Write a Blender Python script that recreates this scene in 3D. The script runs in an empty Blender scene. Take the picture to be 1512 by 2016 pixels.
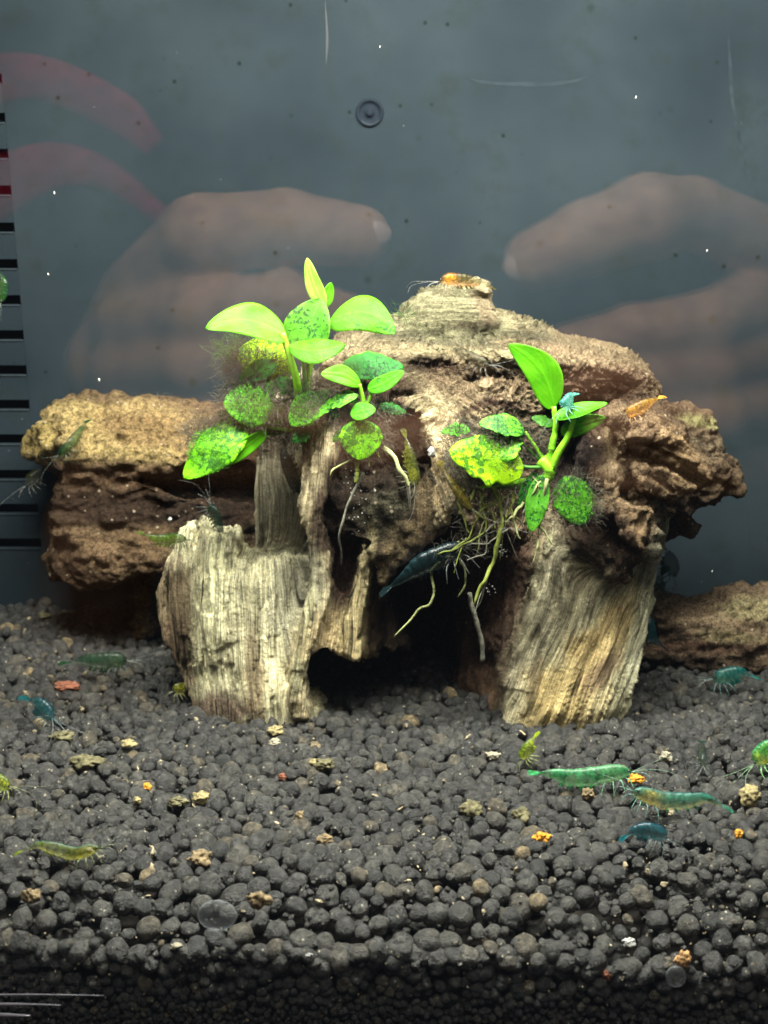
import bpy, math, random
import numpy as np
from mathutils import Vector, Matrix, Euler

# ------------------------------------------------------------ scene, camera, light
# one Blender unit is one centimetre: this is the inside of a small shrimp tank
SC = bpy.context.scene
SC.unit_settings.system = 'METRIC'
SC.unit_settings.scale_length = 0.01
SC.render.resolution_x, SC.render.resolution_y = 768, 1024
COL = SC.collection

PITCH = math.radians(13.5)
CAMH = 12.7
FPX = 756 / math.tan(math.radians(14.0))
GLASS = 24.0            # inner face of the front pane
WALLY = 41.0            # rear panel

cd = bpy.data.cameras.new('camera')
cam = bpy.data.objects.new('camera', cd); COL.objects.link(cam)
cd.sensor_fit = 'HORIZONTAL'; cd.sensor_width = 24.0
cd.lens = 12.0 / math.tan(math.radians(14.0))
cd.clip_start = 0.05; cd.clip_end = 500
cam.location = (0, 0, CAMH)
cam.rotation_euler = (math.pi / 2 - PITCH, 0, 0)
cd.dof.use_dof = True
cd.dof.focus_distance = 31.0
cd.dof.aperture_fstop = cd.lens / 1000 / 0.15
SC.camera = cam

W = bpy.data.worlds.new('World'); SC.world = W; W.use_nodes = True
W.node_tree.nodes['Background'].inputs[0].default_value = (0.55, 0.66, 0.80, 1)
W.node_tree.nodes['Background'].inputs[1].default_value = 0.07
SC.view_settings.view_transform = 'Standard'
SC.view_settings.look = 'None'
SC.view_settings.exposure = 0
SC.view_settings.gamma = 1

def lamp_area(name, loc, target, sx, sy, energy, color, spread=180):
    l = bpy.data.lights.new(name, 'AREA'); l.shape = 'RECTANGLE'; l.size = sx; l.size_y = sy
    l.energy = energy; l.color = color; l.spread = math.radians(spread)
    o = bpy.data.objects.new(name, l); COL.objects.link(o); o.location = loc
    d = Vector(target) - Vector(loc); o.rotation_euler = d.to_track_quat('-Z', 'Y').to_euler()
    return o
# the tank's own LED bar hangs over the front half of the tank
lamp_area('aquarium_led_lamp', (1, 27.3, 22), (0, 32.0, 1), 22, 4, 33000, (1.0, 0.97, 0.87))
# added soft fill from the room side, brightens wood fronts and gravel cut
lamp_area('room_fill', (5, -6, 60), (0, 30, 2), 22, 22, 22000, (1.0, 0.93, 0.82))
# added spot with no fixture of its own, brightens the hands for their reflection
sp = bpy.data.lights.new('hand_fill_spot', 'SPOT'); sp.energy = 125000; sp.spot_size = math.radians(75); sp.spot_blend = 0.5
sp.color = (1.0, 0.88, 0.76); sp.shadow_soft_size = 3
spo = bpy.data.objects.new('hand_fill_spot', sp); COL.objects.link(spo); spo.location = (0, 22, 32)
spo.rotation_euler = (Vector((0, -3, 8)) - Vector((0, 22, 32))).to_track_quat('-Z', 'Y').to_euler()

# ------------------------------------------------------------ geometry helpers
CP, SP = math.cos(PITCH), math.sin(PITCH)
def ray(px, py):
    a = (np.asarray(px, float) - 756) / FPX; b = (1008 - np.asarray(py, float)) / FPX
    return a, CP + SP * b, -SP + CP * b
def P(px, py, Y):
    """point at depth Y that the photograph shows at pixel (px, py)"""
    a, b, c = ray(px, py); t = Y / b
    return np.stack(np.broadcast_arrays(a * t, Y + 0 * t, CAMH + c * t), -1)
def PV(px, py, Y): return Vector(P(px, py, Y))
def G(px, py, z=0.0):
    a, b, c = ray(px, py); t = (z - CAMH) / c
    return Vector((a * t, b * t, z))
def to_px(p):
    x, y, z = p[:, 0], p[:, 1], p[:, 2] - CAMH
    d = y * CP - z * SP; u = y * SP + z * CP
    return 756 + FPX * x / d, 1008 - FPX * u / d
PXCM = 33.5 / FPX        # centimetres per photo pixel at the wood

rs = np.random.RandomState(7)
RN = rs.rand(32, 32, 32).astype(np.float32) * 2 - 1
def vn(p):
    p = np.asarray(p, np.float32); i = np.floor(p); f = p - i; i = i.astype(np.int32) & 31; f = f * f * (3 - 2 * f)
    j = (i + 1) & 31; x0, y0, z0 = i[..., 0], i[..., 1], i[..., 2]; x1, y1, z1 = j[..., 0], j[..., 1], j[..., 2]
    fx, fy, fz = f[..., 0], f[..., 1], f[..., 2]
    def L(a, b, t): return a + (b - a) * t
    return L(L(L(RN[x0, y0, z0], RN[x1, y0, z0], fx), L(RN[x0, y1, z0], RN[x1, y1, z0], fx), fy),
             L(L(RN[x0, y0, z1], RN[x1, y0, z1], fx), L(RN[x0, y1, z1], RN[x1, y1, z1], fx), fy), fz)
def fbm(p, o=4, g=0.5):
    p = np.asarray(p, np.float32); s = 0; a = 1.0; t = 0
    for k in range(o):
        s = s + a * vn(p * 2.03 ** k + 7.3 * k); t += a; a *= g
    return s / t
def sstep(a, b, x):
    t = np.clip((x - a) / (b - a), 0, 1); return t * t * (3 - 2 * t)

def tag(o, label=None, cat=None, group=None, kind=None):
    if label: o['label'] = label
    if cat: o['category'] = cat
    if group: o['group'] = group
    if kind: o['kind'] = kind
    return o
def mesh(name, V, F, mats=None, smooth=True, col=None, attrs=None, uv=None):
    """fast mesh from numpy: V (n,3), F (m,k) one polygon size, or list of such arrays"""
    me = bpy.data.meshes.new(name); V = np.asarray(V, np.float32)
    Fs = F if isinstance(F, list) else [F]
    Fs = [np.asarray(f, np.int32) for f in Fs if len(f)]
    tot = np.concatenate([np.full(len(f), f.shape[1], np.int32) for f in Fs])
    idx = np.concatenate([f.ravel() for f in Fs])
    me.vertices.add(len(V)); me.vertices.foreach_set('co', V.ravel())
    me.loops.add(len(idx)); me.loops.foreach_set('vertex_index', idx)
    me.polygons.add(len(tot)); st = np.concatenate([[0], np.cumsum(tot)[:-1]]).astype(np.int32)
    me.polygons.foreach_set('loop_start', st); me.polygons.foreach_set('loop_total', tot)
    me.polygons.foreach_set('use_smooth', np.full(len(tot), smooth))
    if col is not None:
        a = me.color_attributes.new('col', 'FLOAT_COLOR', 'POINT')
        a.data.foreach_set('color', np.concatenate([col, np.ones((len(V), 1))], 1).astype(np.float32).ravel())
    for k, v in (attrs or {}).items():
        v = np.asarray(v, np.float32)
        if v.ndim == 2: a = me.attributes.new(k, 'FLOAT_VECTOR', 'POINT'); a.data.foreach_set('vector', v.ravel())
        else: a = me.attributes.new(k, 'FLOAT', 'POINT'); a.data.foreach_set('value', v)
    if uv is not None:
        u = me.uv_layers.new(name='uv'); u.data.foreach_set('uv', np.asarray(uv, np.float32)[idx].ravel())
    me.update(calc_edges=True)
    for m in (mats if isinstance(mats, (list, tuple)) else [mats]): me.materials.append(m)
    return me
def link(name, me, parent=None, loc=None):
    o = bpy.data.objects.new(name, me); COL.objects.link(o)
    if parent is not None: o.parent = parent
    if loc is not None: o.location = loc
    return o
def empty(name, loc, label, cat, group=None):
    o = bpy.data.objects.new(name, None); COL.objects.link(o); o.location = loc; o.empty_display_size = 0.3
    return tag(o, label, cat, group)
def box(x0, x1, y0, y1, z0, z1):
    V = np.array([(x, y, z) for x in (x0, x1) for y in (y0, y1) for z in (z0, z1)], float)
    F = np.array([(0, 1, 3, 2), (4, 6, 7, 5), (0, 4, 5, 1), (2, 3, 7, 6), (0, 2, 6, 4), (1, 5, 7, 3)])
    return V, F
def cat(ms):
    Vs, Fs, n = [], [], 0
    for V, F in ms:
        Vs.append(V); Fs.append(np.asarray(F) + n); n += len(V)
    return np.concatenate(Vs), np.concatenate(Fs)

def tube(path, rad, n=8, flat=1.0, up=(0, 0, 1)):
    """closed tapered tube along a path"""
    p = np.asarray(path, float); m = len(p); r = np.broadcast_to(np.asarray(rad, float), (m,))
    t = np.gradient(p, axis=0); t /= np.linalg.norm(t, axis=1)[:, None] + 1e-9
    u = np.tile(np.asarray(up, float), (m, 1)); s = np.cross(t, u); k = np.linalg.norm(s, axis=1) < 0.15
    s[k] = np.cross(t[k], (0.3, 1, 0.1)); s /= np.linalg.norm(s, axis=1)[:, None]; u = np.cross(s, t)
    a = np.linspace(0, 2 * np.pi, n, endpoint=False)
    R = p[:, None] + r[:, None, None] * (np.cos(a)[None, :, None] * s[:, None] * flat + np.sin(a)[None, :, None] * u[:, None])
    V = np.concatenate([R.reshape(-1, 3), p[:1], p[-1:]])
    i, j = np.meshgrid(np.arange(m - 1), np.arange(n), indexing='ij'); j2 = (j + 1) % n
    F = np.stack([i * n + j, i * n + j2, (i + 1) * n + j2, (i + 1) * n + j], -1).reshape(-1, 4)
    j = np.arange(n); j2 = (j + 1) % n; c0, c1 = m * n, m * n + 1
    caps = np.concatenate([np.stack([j2, j, c0 + 0 * j, c0 + 0 * j], 1)[:, :3], np.stack([(m - 1) * n + j, (m - 1) * n + j2, c1 + 0 * j], 1)])
    return V, F, caps
def spline(pts, n=16):
    """Catmull-Rom through points"""
    p = np.asarray(pts, float)
    if len(p) == 2: return p[0] + (p[1] - p[0]) * np.linspace(0, 1, n)[:, None]
    q = np.concatenate([[2 * p[0] - p[1]], p, [2 * p[-1] - p[-2]]]); k = len(p) - 1
    t = np.linspace(0, k - 1e-6, n); i = t.astype(int); f = (t - i)[:, None]
    a, b, c, d = q[i], q[i + 1], q[i + 2], q[i + 3]
    return 0.5 * (2 * b + (c - a) * f + (2 * a - 5 * b + 4 * c - d) * f ** 2 + (3 * b - a - 3 * c + d) * f ** 3)
def tubes(lst, n=6):
    Vs, F4, F3, c = [], [], [], 0
    for path, rad in lst:
        V, F, K = tube(path, rad, n); Vs.append(V); F4.append(F + c); F3.append(K + c); c += len(V)
    return np.concatenate(Vs), [np.concatenate(F4), np.concatenate(F3)]

# surface nets over a signed distance grid
def surfnet(D, org, h):
    S = D < 0; nx, ny, nz = D.shape
    c = np.zeros((nx - 1, ny - 1, nz - 1), np.int8)
    for i in (0, 1):
        for j in (0, 1):
            for k in (0, 1): c += S[i:nx - 1 + i, j:ny - 1 + j, k:nz - 1 + k]
    I = np.argwhere((c > 0) & (c < 8)); idx = np.full(c.shape, -1, np.int32); idx[tuple(I.T)] = np.arange(len(I))
    off = np.array([(i, j, k) for i in (0, 1) for j in (0, 1) for k in (0, 1)])
    val = np.stack([D[tuple((I + o).T)] for o in off], 1); acc = np.zeros((len(I), 3)); cnt = np.zeros(len(I))
    for a in range(8):
        for b in range(a + 1, 8):
            if np.abs(off[a] - off[b]).sum() != 1: continue
            va, vb = val[:, a], val[:, b]; m = (va < 0) != (vb < 0)
            t = np.where(m, va / np.where(m, va - vb, 1), 0)
            acc += np.where(m[:, None], off[a] + (off[b] - off[a]) * t[:, None], 0); cnt += m
    V = (I + acc / cnt[:, None]) * h + np.asarray(org); Fs = []
    for ax in range(3):
        u, v = (ax + 1) % 3, (ax + 2) % 3
        s0 = [slice(None)] * 3; s1 = [slice(None)] * 3; s0[ax] = slice(0, -1); s1[ax] = slice(1, None)
        A, B = S[tuple(s0)], S[tuple(s1)]; E = np.argwhere(A != B)
        lim = np.array(D.shape) - 1
        E = E[(E[:, u] > 0) & (E[:, v] > 0) & (E[:, u] < lim[u]) & (E[:, v] < lim[v])]
        du = np.zeros(3, int); du[u] = 1; dv = np.zeros(3, int); dv[v] = 1
        q = np.stack([idx[tuple((E - o).T)] for o in (0 * du, du, du + dv, dv)], 1)
        fl = ~A[tuple(E.T)]; q[fl] = q[fl][:, ::-1]; Fs.append(q)
    F = np.concatenate(Fs); F = F[(F >= 0).all(1)][:, ::-1]
    return V, F
def vnormals(V, F):
    n = np.cross(V[F[:, 2]] - V[F[:, 0]], V[F[:, 3]] - V[F[:, 1]]); N = np.zeros_like(V)
    for k in range(4):
        for a in range(3): N[:, a] += np.bincount(F[:, k], n[:, a], len(V))
    return N / (np.linalg.norm(N, axis=1)[:, None] + 1e-12)
def smooth_v(V, F, it=1, lam=0.5):
    for _ in range(it):
        S = np.zeros_like(V); C = np.zeros(len(V))
        for k in range(4):
            a, b = F[:, k], F[:, (k + 1) % 4]
            for ax in range(3): S[:, ax] += np.bincount(a, V[b, ax], len(V)) + np.bincount(b, V[a, ax], len(V))
            C += np.bincount(a, minlength=len(V)) + np.bincount(b, minlength=len(V))
        V = V + lam * (S / np.maximum(C, 1)[:, None] - V)
    return V
def poly_sd(x, z, Q):
    d = np.full(x.shape, 1e9, np.float32); s = np.zeros(x.shape, bool); n = len(Q)
    for i in range(n):
        ax, az = Q[i]; bx, bz = Q[(i + 1) % n]; ex, ez = bx - ax, bz - az
        wx, wz = x - ax, z - az; t = np.clip((wx * ex + wz * ez) / (ex * ex + ez * ez + 1e-12), 0, 1)
        d = np.minimum(d, (wx - ex * t) ** 2 + (wz - ez * t) ** 2)
        c = ((az <= z) != (bz <= z)); s ^= c & (x < ex * (z - az) / (ez if abs(ez) > 1e-9 else 1e-9) + ax)
    d = np.sqrt(d); return np.where(s, -d, d)
def rbf(ctrl):
    c = np.asarray(ctrl, float); X = c[:, :2]; n = len(c)
    A = np.linalg.norm(X[:, None] - X[None], axis=2); M = np.zeros((n + 1, n + 1)); M[:n, :n] = A + 0.0 * np.eye(n); M[:n, n] = 1; M[n, :n] = 1
    w = np.linalg.lstsq(M, np.append(c[:, 2], 0), rcond=None)[0]
    def f(u, v):
        r = w[n] + 0 * u
        for i in range(n): r = r + w[i] * np.sqrt((u - X[i, 0]) ** 2 + (v - X[i, 1]) ** 2)
        return r
    return f
class Piece:
    def __init__(s, poly, ctrl, thick, r=0.3, yend=None):
        """poly and ctrl are traced in photo pixels; ctrl carries the real front depth of the wood there"""
        f = rbf(ctrl) if len(ctrl) > 1 else (lambda u, v: ctrl[0][2] + 0 * u)
        p = np.asarray(poly, float); w = P(p[:, 0], p[:, 1], f(p[:, 0], p[:, 1])); s.Q = w[:, [0, 2]]
        c = np.asarray(ctrl, float); cw = P(c[:, 0], c[:, 1], c[:, 2])
        s.f = rbf(np.stack([cw[:, 0], cw[:, 2], cw[:, 1]], 1)) if len(ctrl) > 1 else (lambda u, v: ctrl[0][2] + 0 * u)
        s.T, s.r, s.yend = thick, r, yend
        s.lo = np.array([s.Q[:, 0].min(), c[:, 2].min() - 0.3, s.Q[:, 1].min()]) - 0.8
        s.hi = np.array([s.Q[:, 0].max(), (yend or c[:, 2].max() + thick) + 0.3, s.Q[:, 1].max()]) + 0.8
    def __call__(s, x, y, z):
        # x, z share a 2-D shape or all are flat arrays
        d2 = poly_sd(x, z, s.Q); f = s.f(x, z)
        b = (f + s.T) if s.yend is None else s.yend + 0 * f
        dy = np.maximum(f - y, y - b); q1, q2 = d2 + s.r, dy + s.r
        return np.sqrt(np.maximum(q1, 0) ** 2 + np.maximum(q2, 0) ** 2) + np.minimum(np.maximum(q1, q2), 0) - s.r
def smin(a, b, k):
    h = np.clip(0.5 + 0.5 * (b - a) / k, 0, 1); return b + (a - b) * h - k * h * (1 - h)
def carve(pieces, h, k=0.2, holes=(), warp=0.0, wf=1.0, wan=(1, 1, 1)):
    lo = np.min([p.lo for p in pieces], 0); hi = np.max([p.hi for p in pieces], 0)
    n = np.ceil((hi - lo) / h).astype(int) + 1
    ax = [np.arange(n[i], dtype=np.float32) * h + lo[i] for i in range(3)]
    D = np.full(n, 9.0, np.float32)
    def block(p):
        a = np.clip(((p.lo - lo) / h).astype(int), 0, n); b = np.clip(((p.hi - lo) / h).astype(int) + 1, 0, n)
        x = ax[0][a[0]:b[0]][:, None, None]; y = ax[1][a[1]:b[1]][None, :, None]; z = ax[2][a[2]:b[2]][None, None, :]
        return (slice(a[0], b[0]), slice(a[1], b[1]), slice(a[2], b[2])), x + 0 * z, y, z + 0 * x
    for p in pieces:
        s, x, y, z = block(p); D[s] = smin(D[s], p(x, y, z).astype(np.float32), k)
    for p in holes:
        s, x, y, z = block(p); D[s] = -smin(-D[s], p(x, y, z).astype(np.float32), k * 0.6)
    if warp:
        g = (np.abs(D) < 0.8)
        I = np.argwhere(g); q = I * h + lo
        D[g] += warp * fbm(q * np.array(wan) * wf, 3)
    return surfnet(D, lo, h)

# ------------------------------------------------------------ material helpers
def mat(name):
    m = bpy.data.materials.new(name); m.use_nodes = True; nt = m.node_tree; nt.nodes.clear()
    out = nt.nodes.new('ShaderNodeOutputMaterial')
    def N(t, **kw):
        n = nt.nodes.new('ShaderNode' + t)
        for k, v in kw.items():
            if hasattr(n, k): setattr(n, k, v)
        return n
    return m, nt, out, N
def ramp(N, nt, fac, stops):
    r = N('ValToRGB'); e = r.color_ramp.elements
    while len(e) < len(stops): e.new(0.5)
    for q, (p, c) in zip(e, stops):
        q.position = p; q.color = (c, c, c, 1) if isinstance(c, (int, float)) else (*c, 1)
    nt.links.new(fac, r.inputs[0]); return r.outputs[0]
def mixc(N, nt, fac, a, b, mode='MIX'):
    m = N('Mix', data_type='RGBA', blend_type=mode)
    for sock, v in ((m.inputs[0], fac), (m.inputs[6], a), (m.inputs[7], b)):
        if isinstance(v, (int, float)): sock.default_value = v
        elif isinstance(v, tuple): sock.default_value = (*v, 1)
        else: nt.links.new(v, sock)
    return m.outputs[2]
def noise(N, nt, vec, scale, detail=4, rough=0.55, map_scale=None):
    if map_scale is not None:
        mp = N('Mapping'); mp.inputs['Scale'].default_value = map_scale; nt.links.new(vec, mp.inputs[0]); vec = mp.outputs[0]
    n = N('TexNoise'); n.inputs['Scale'].default_value = scale; n.inputs['Detail'].default_value = detail; n.inputs['Roughness'].default_value = rough
    nt.links.new(vec, n.inputs['Vector']); return n.outputs['Fac']
def bump(N, nt, h, strength, dist, prev=None):
    b = N('Bump'); b.inputs['Strength'].default_value = strength; b.inputs['Distance'].default_value = dist
    nt.links.new(h, b.inputs['Height'])
    if prev is not None: nt.links.new(prev, b.inputs['Normal'])
    return b.outputs[0]
def principled(N, nt, out, color, rough=0.7, spec=0.3, normal=None, **kw):
    p = N('BsdfPrincipled')
    if isinstance(color, tuple): p.inputs['Base Color'].default_value = (*color, 1)
    else: nt.links.new(color, p.inputs['Base Color'])
    p.inputs['Roughness'].default_value = rough; p.inputs['Specular IOR Level'].default_value = spec
    for k, v in kw.items(): p.inputs[k.replace('_', ' ')].default_value = v
    if normal is not None: nt.links.new(normal, p.inputs['Normal'])
    nt.links.new(p.outputs[0], out.inputs[0]); return p
# ------------------------------------------------------------ wood
def wood_mat(name, grain=1.0, rough_scale=1.0):
    m, nt, out, N = mat(name)
    at = N('Attribute', attribute_name='col'); fb = N('Attribute', attribute_name='fib'); ro = N('Attribute', attribute_name='crumb')
    tc = N('TexCoord')
    g1 = noise(N, nt, fb.outputs['Vector'], 1.0, 5, 0.62, (9, 0.30, 2))
    g2 = noise(N, nt, fb.outputs['Vector'], 1.0, 4, 0.6, (34, 1.1, 6))
    g0 = noise(N, nt, fb.outputs['Vector'], 1.0, 3, 0.5, (2.0, 0.16, 1)); gk = noise(N, nt, fb.outputs['Vector'], 1.0, 2, 0.5, (5.5, 0.22, 1.5))
    c1 = noise(N, nt, tc.outputs['Object'], 7.0, 6, 0.72)
    c2 = noise(N, nt, tc.outputs['Object'], 22.0, 4, 0.7)
    gr = ramp(N, nt, g1, [(0.34, 0.42), (0.44, 0.86), (0.52, 1.12), (0.66, 1.4)])
    gb = ramp(N, nt, g0, [(0.34, 0.55), (0.5, 1.0), (0.64, 1.25)]); ck = ramp(N, nt, gk, [(0.30, 0.12), (0.345, 1.0)])
    gr2 = ramp(N, nt, g2, [(0.36, 0.55), (0.48, 0.98), (0.64, 1.4)])
    cr = ramp(N, nt, c1, [(0.38, 0.25), (0.5, 0.9), (0.64, 1.35)])
    cr2 = ramp(N, nt, c2, [(0.38, 0.45), (0.5, 0.95), (0.64, 1.5)])
    fibc = mixc(N, nt, 1.0, mixc(N, nt, 1.0, at.outputs['Color'], gr, 'MULTIPLY'), gr2, 'MULTIPLY')
    fibc = mixc(N, nt, 1.0, mixc(N, nt, 1.0, fibc, gb, 'MULTIPLY'), ck, 'MULTIPLY'); fibc = mixc(N, nt, 0.4, fibc, cr2, 'MULTIPLY')
    crc = mixc(N, nt, 1.0, mixc(N, nt, 1.0, at.outputs['Color'], cr, 'MULTIPLY'), cr2, 'MULTIPLY')
    c = mixc(N, nt, ro.outputs['Fac'], fibc, crc)
    # pale sand-sized grains stuck in the rot
    v = N('TexVoronoi'); v.inputs['Scale'].default_value = 5.5; nt.links.new(tc.outputs['Object'], v.inputs['Vector'])
    sp = ramp(N, nt, v.outputs['Distance'], [(0.0, 1.0), (0.16, 1.0), (0.24, 0.0)])
    rc = N('SeparateColor'); nt.links.new(v.outputs['Color'], rc.inputs[0])
    sel = ramp(N, nt, rc.outputs[0], [(0.80, 0.0), (0.83, 0.75)])
    mm = N('Math', operation='MULTIPLY'); nt.links.new(sp, mm.inputs[0]); nt.links.new(sel, mm.inputs[1])
    m3 = N('Math', operation='MULTIPLY'); nt.links.new(mm.outputs[0], m3.inputs[0]); nt.links.new(ro.outputs['Fac'], m3.inputs[1])
    c = mixc(N, nt, m3.outputs[0], c, (0.55, 0.45, 0.33))
    b = bump(N, nt, g1, 1.0, 0.16 * grain); b = bump(N, nt, g2, 1.0, 0.07 * grain, b)
    b = bump(N, nt, c2, 1.0, 0.08 * rough_scale, b); b = bump(N, nt, c1, 0.9, 0.16 * rough_scale, b)
    principled(N, nt, out, c, 0.85, 0.12, b)
    return m
WOOD = wood_mat('driftwood'); BARK = wood_mat('cork_bark', 0.6, 1.6)

def paint(px, py, wn, base, spots):
    """pigment of the wood: heartwood, bleached fibre, orange rot; shade painted into crevices; zones located on the piece"""
    c = np.tile(np.asarray(base, float), (len(px), 1))
    for (x, y, rx, ry, ang, colr, st, soft) in spots:
        a = math.radians(ang); dx, dy = px - x, py - y
        u = (dx * math.cos(a) + dy * math.sin(a)) / rx; v = (-dx * math.sin(a) + dy * math.cos(a)) / ry
        d = np.sqrt(u * u + v * v) + wn * 0.35
        k = (1 - sstep(1 - soft, 1 + soft, d)) * st
        c = c * (1 - k[:, None]) + np.asarray(colr, float) * k[:, None]
    return c

def build_wood(name, label, catg, pieces, h, fib, colour, crumbw, m, holes=(), k=0.2, disp=(0.09, 0.12, 0.07), warp=0.12, wan=(1, 1, 1)):
    V, F = carve(pieces, h, k, holes, warp, 1.3, wan)
    V = smooth_v(V, F, 1, 0.4)
    px, py = to_px(V); w = []
    for p in pieces: w.append(np.exp(-np.clip(p(V[:, 0], V[:, 1], V[:, 2]), -0.6, 3) / 0.12))
    w = np.array(w); w /= w.sum(0)
    fv = fib(V, px, py, w); cw = crumbw(V, px, py, w)
    N_ = vnormals(V, F)
    rid = fbm(fv * np.array((4.5, 0.20, 1.0)), 3, 0.6); rid2 = fbm(fv * np.array((12, 0.35, 2.0)) + 5, 2)
    d = disp[0] * (1 - 0.6 * cw) * (1 if w.shape[0] < 9 else 1 + 1.3 * w[8] - 0.4 * w[9]) * (rid * 1.1 - 0.5 * np.abs(rid) + 0.55 * rid2 - 0.9 * np.clip(0.16 - np.abs(rid2), 0, 1) * 4)
    q = np.stack([(fv[:, 0] + 0.12 * vn(V * 1.3)) * 3.2, fv[:, 1] * 0.42 + 0.8 * vn(V * 0.6 + 8), fv[:, 2] * 0.6], 1)
    cell = RN[tuple((np.floor(q).astype(int) & 31).T)]; q2 = q * np.array((2.3, 1.4, 1)) + 3; cell2 = RN[tuple((np.floor(q2).astype(int) & 31).T)]
    plate = (0.60 * cell + 0.40 * cell2) * sstep(-0.5, 0.4, fbm(V * 0.5 + 60, 2)); d = d + disp[2] * (1 - 0.75 * cw) * plate
    cn = 0.75 * fbm(V * np.array(wan) * 2.2, 4, 0.62) + 0.75 * fbm(V * np.array(wan) * 0.9 + 17, 2); cn2 = np.abs(fbm(V * np.array(wan) * 2.0 + 3, 3, 0.5))
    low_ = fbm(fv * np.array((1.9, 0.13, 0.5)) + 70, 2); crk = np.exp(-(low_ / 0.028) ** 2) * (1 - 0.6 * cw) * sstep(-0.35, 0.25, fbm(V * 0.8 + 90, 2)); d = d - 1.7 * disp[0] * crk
    pit = sstep(0.10, 0.45, fbm(V * np.array(wan) * 1.7 + 40, 3)); d = d + disp[1] * cw * (cn * 1.9 - np.clip(cn2, 0, .35) * 3.2 + 0.8 - 1.6 * pit)
    V = V + N_ * d[:, None]
    px, py = to_px(V)
    wn = fbm(V * 1.6 + 11, 4, 0.6); c = colour(V, px, py, w, wn)
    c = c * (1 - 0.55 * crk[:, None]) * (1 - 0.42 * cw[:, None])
    c = c * np.array((1.17, 1.17, 1.06)) * (1.0 if 'stump' in name else 0.76)
    print(name, len(V)); me = mesh(name, V - np.array(V.min(0) * [0, 0, 0]), F, m, True, c, {'fib': fv, 'crumb': cw})
    return me

# ---- main stump
Yb = 32.7
shield = Piece([(345,1088),(352,1060),(372,1054),(382,1078),(392,1046),(404,1043),(413,1064),(440,1066),(462,1062),(466,1096),(490,1108),(512,1104),(545,1099),(560,1094),(600,1098),(634,1090),(655,1150),(630,1230),(606,1290),(584,1340),(600,1385),(632,1420),(640,1530),(400,1530),(378,1390),(352,1330),(330,1270),(312,1215),(310,1170),(325,1120)],
    [(330,1200,34.0),(345,1090,34.3),(370,1330,33.8),(400,1150,33.2),(420,1400,32.9),(480,1150,32.9),(500,1400,32.5),(560,1200,33.2),(600,1120,33.6),(610,1400,32.8),(440,1250,32.85),(520,1300,32.75)], 1.5, 0.09)
column = Piece([(500,840),(520,790),(600,770),(645,800),(640,900),(620,1000),(640,1100),(650,1200),(520,1200),(506,1100),(510,1000),(514,920)],
    [(530,900,34.6),(600,900,34.3),(530,1100,34.4),(620,1100,34.2),(560,1000,34.2)], 3.4, 0.15)
leftedge = Piece([(594,930),(602,860),(616,812),(652,796),(668,830),(660,900),(644,958),(630,1010),(640,1070),(654,1110),(650,1180),(634,1240),(612,1292),(600,1350),(606,1420),(575,1420),(568,1356),(576,1296),(598,1228),(616,1150),(612,1070),(596,1010)],
    [(600,900,33.0),(650,900,32.5),(620,1000,32.5),(640,830,32.8),(630,1120,32.6),(590,1300,32.35),(590,1400,32.4)], 1.6, 0.05)
bulge = Piece([(600,985),(640,940),(650,800),(720,770),(800,760),(860,780),(905,850),(905,940),(890,1000),(878,1050),(830,1088),(800,1105),(782,1125),(768,1150),(745,1165),(737,1120),(722,1092),(680,1084),(640,1075),(615,1050),(598,1020)],
    [(620,1000,33.1),(700,850,33.1),(700,960,33.0),(780,900,33.3),(760,1000,32.7),(850,820,32.8),(880,900,32.7),(850,1000,32.6),(690,1070,32.8),(760,1100,32.45),(755,1150,32.5),(640,1060,33.1),(800,840,33.5)], 2.2, 0.06)
apron = Piece([(628,1085),(640,1060),(740,1060),(790,1070),(786,1130),(774,1180),(790,1240),(806,1284),(790,1276),(770,1290),(745,1276),(722,1300),(705,1296),(690,1306),(672,1290),(650,1284),(612,1292),(597,1318),(590,1352),(576,1348),(580,1300),(602,1240),(625,1180),(632,1130)],
    [(590,1320,32.6),(625,1200,32.7),(650,1270,32.6),(720,1150,32.75),(710,1270,32.7),(760,1270,33.5),(800,1150,35.4),(860,1150,36.0),(860,1280,34.4),(640,1100,33.2),(780,1220,34.2)], 1.4, 0.08)
recess = Piece([(638,1090),(660,1082),(712,1092),(716,1130),(700,1180),(680,1215),(662,1208),(644,1170)], [(680,1140,31.5)], 3.0, 0.1, 33.6)
groove = Piece([(714,1090),(736,1100),(742,1170),(728,1250),(745,1290),(700,1294),(722,1215),(728,1160)], [(730,1200,31.5)], 3.0, 0.05, 33.35)
rib = Piece([(630,1092),(650,1108),(650,1180),(632,1236),(612,1290),(596,1346),(586,1362),(570,1352),(578,1296),(598,1232),(618,1170)], [(640,1120,32.75),(600,1290,32.35)], 0.9, 0.08)
strut = Piece([(704,1086),(730,1104),(731,1160),(716,1202),(708,1244),(716,1296),(694,1306),(682,1290),(678,1240),(688,1196),(699,1150)], [(715,1100,32.6),(700,1280,32.45)], 0.9, 0.08)
rimp = Piece([(636,716),(700,690),(745,700),(800,692),(860,688),(900,700),(960,688),(1010,692),(1060,700),(1120,712),(1200,716),(1292,742),(1288,756),(1200,736),(1150,742),(1100,724),(1040,730),(1000,712),(930,722),(900,714),(830,716),(740,716),(660,730)],
    [(650,715,34.2),(760,705,34.3),(860,700,33.95),(1000,702,33.45),(1100,714,33.75),(1200,726,34.2),(1290,750,34.8)], 1.6, 0.12)
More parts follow.
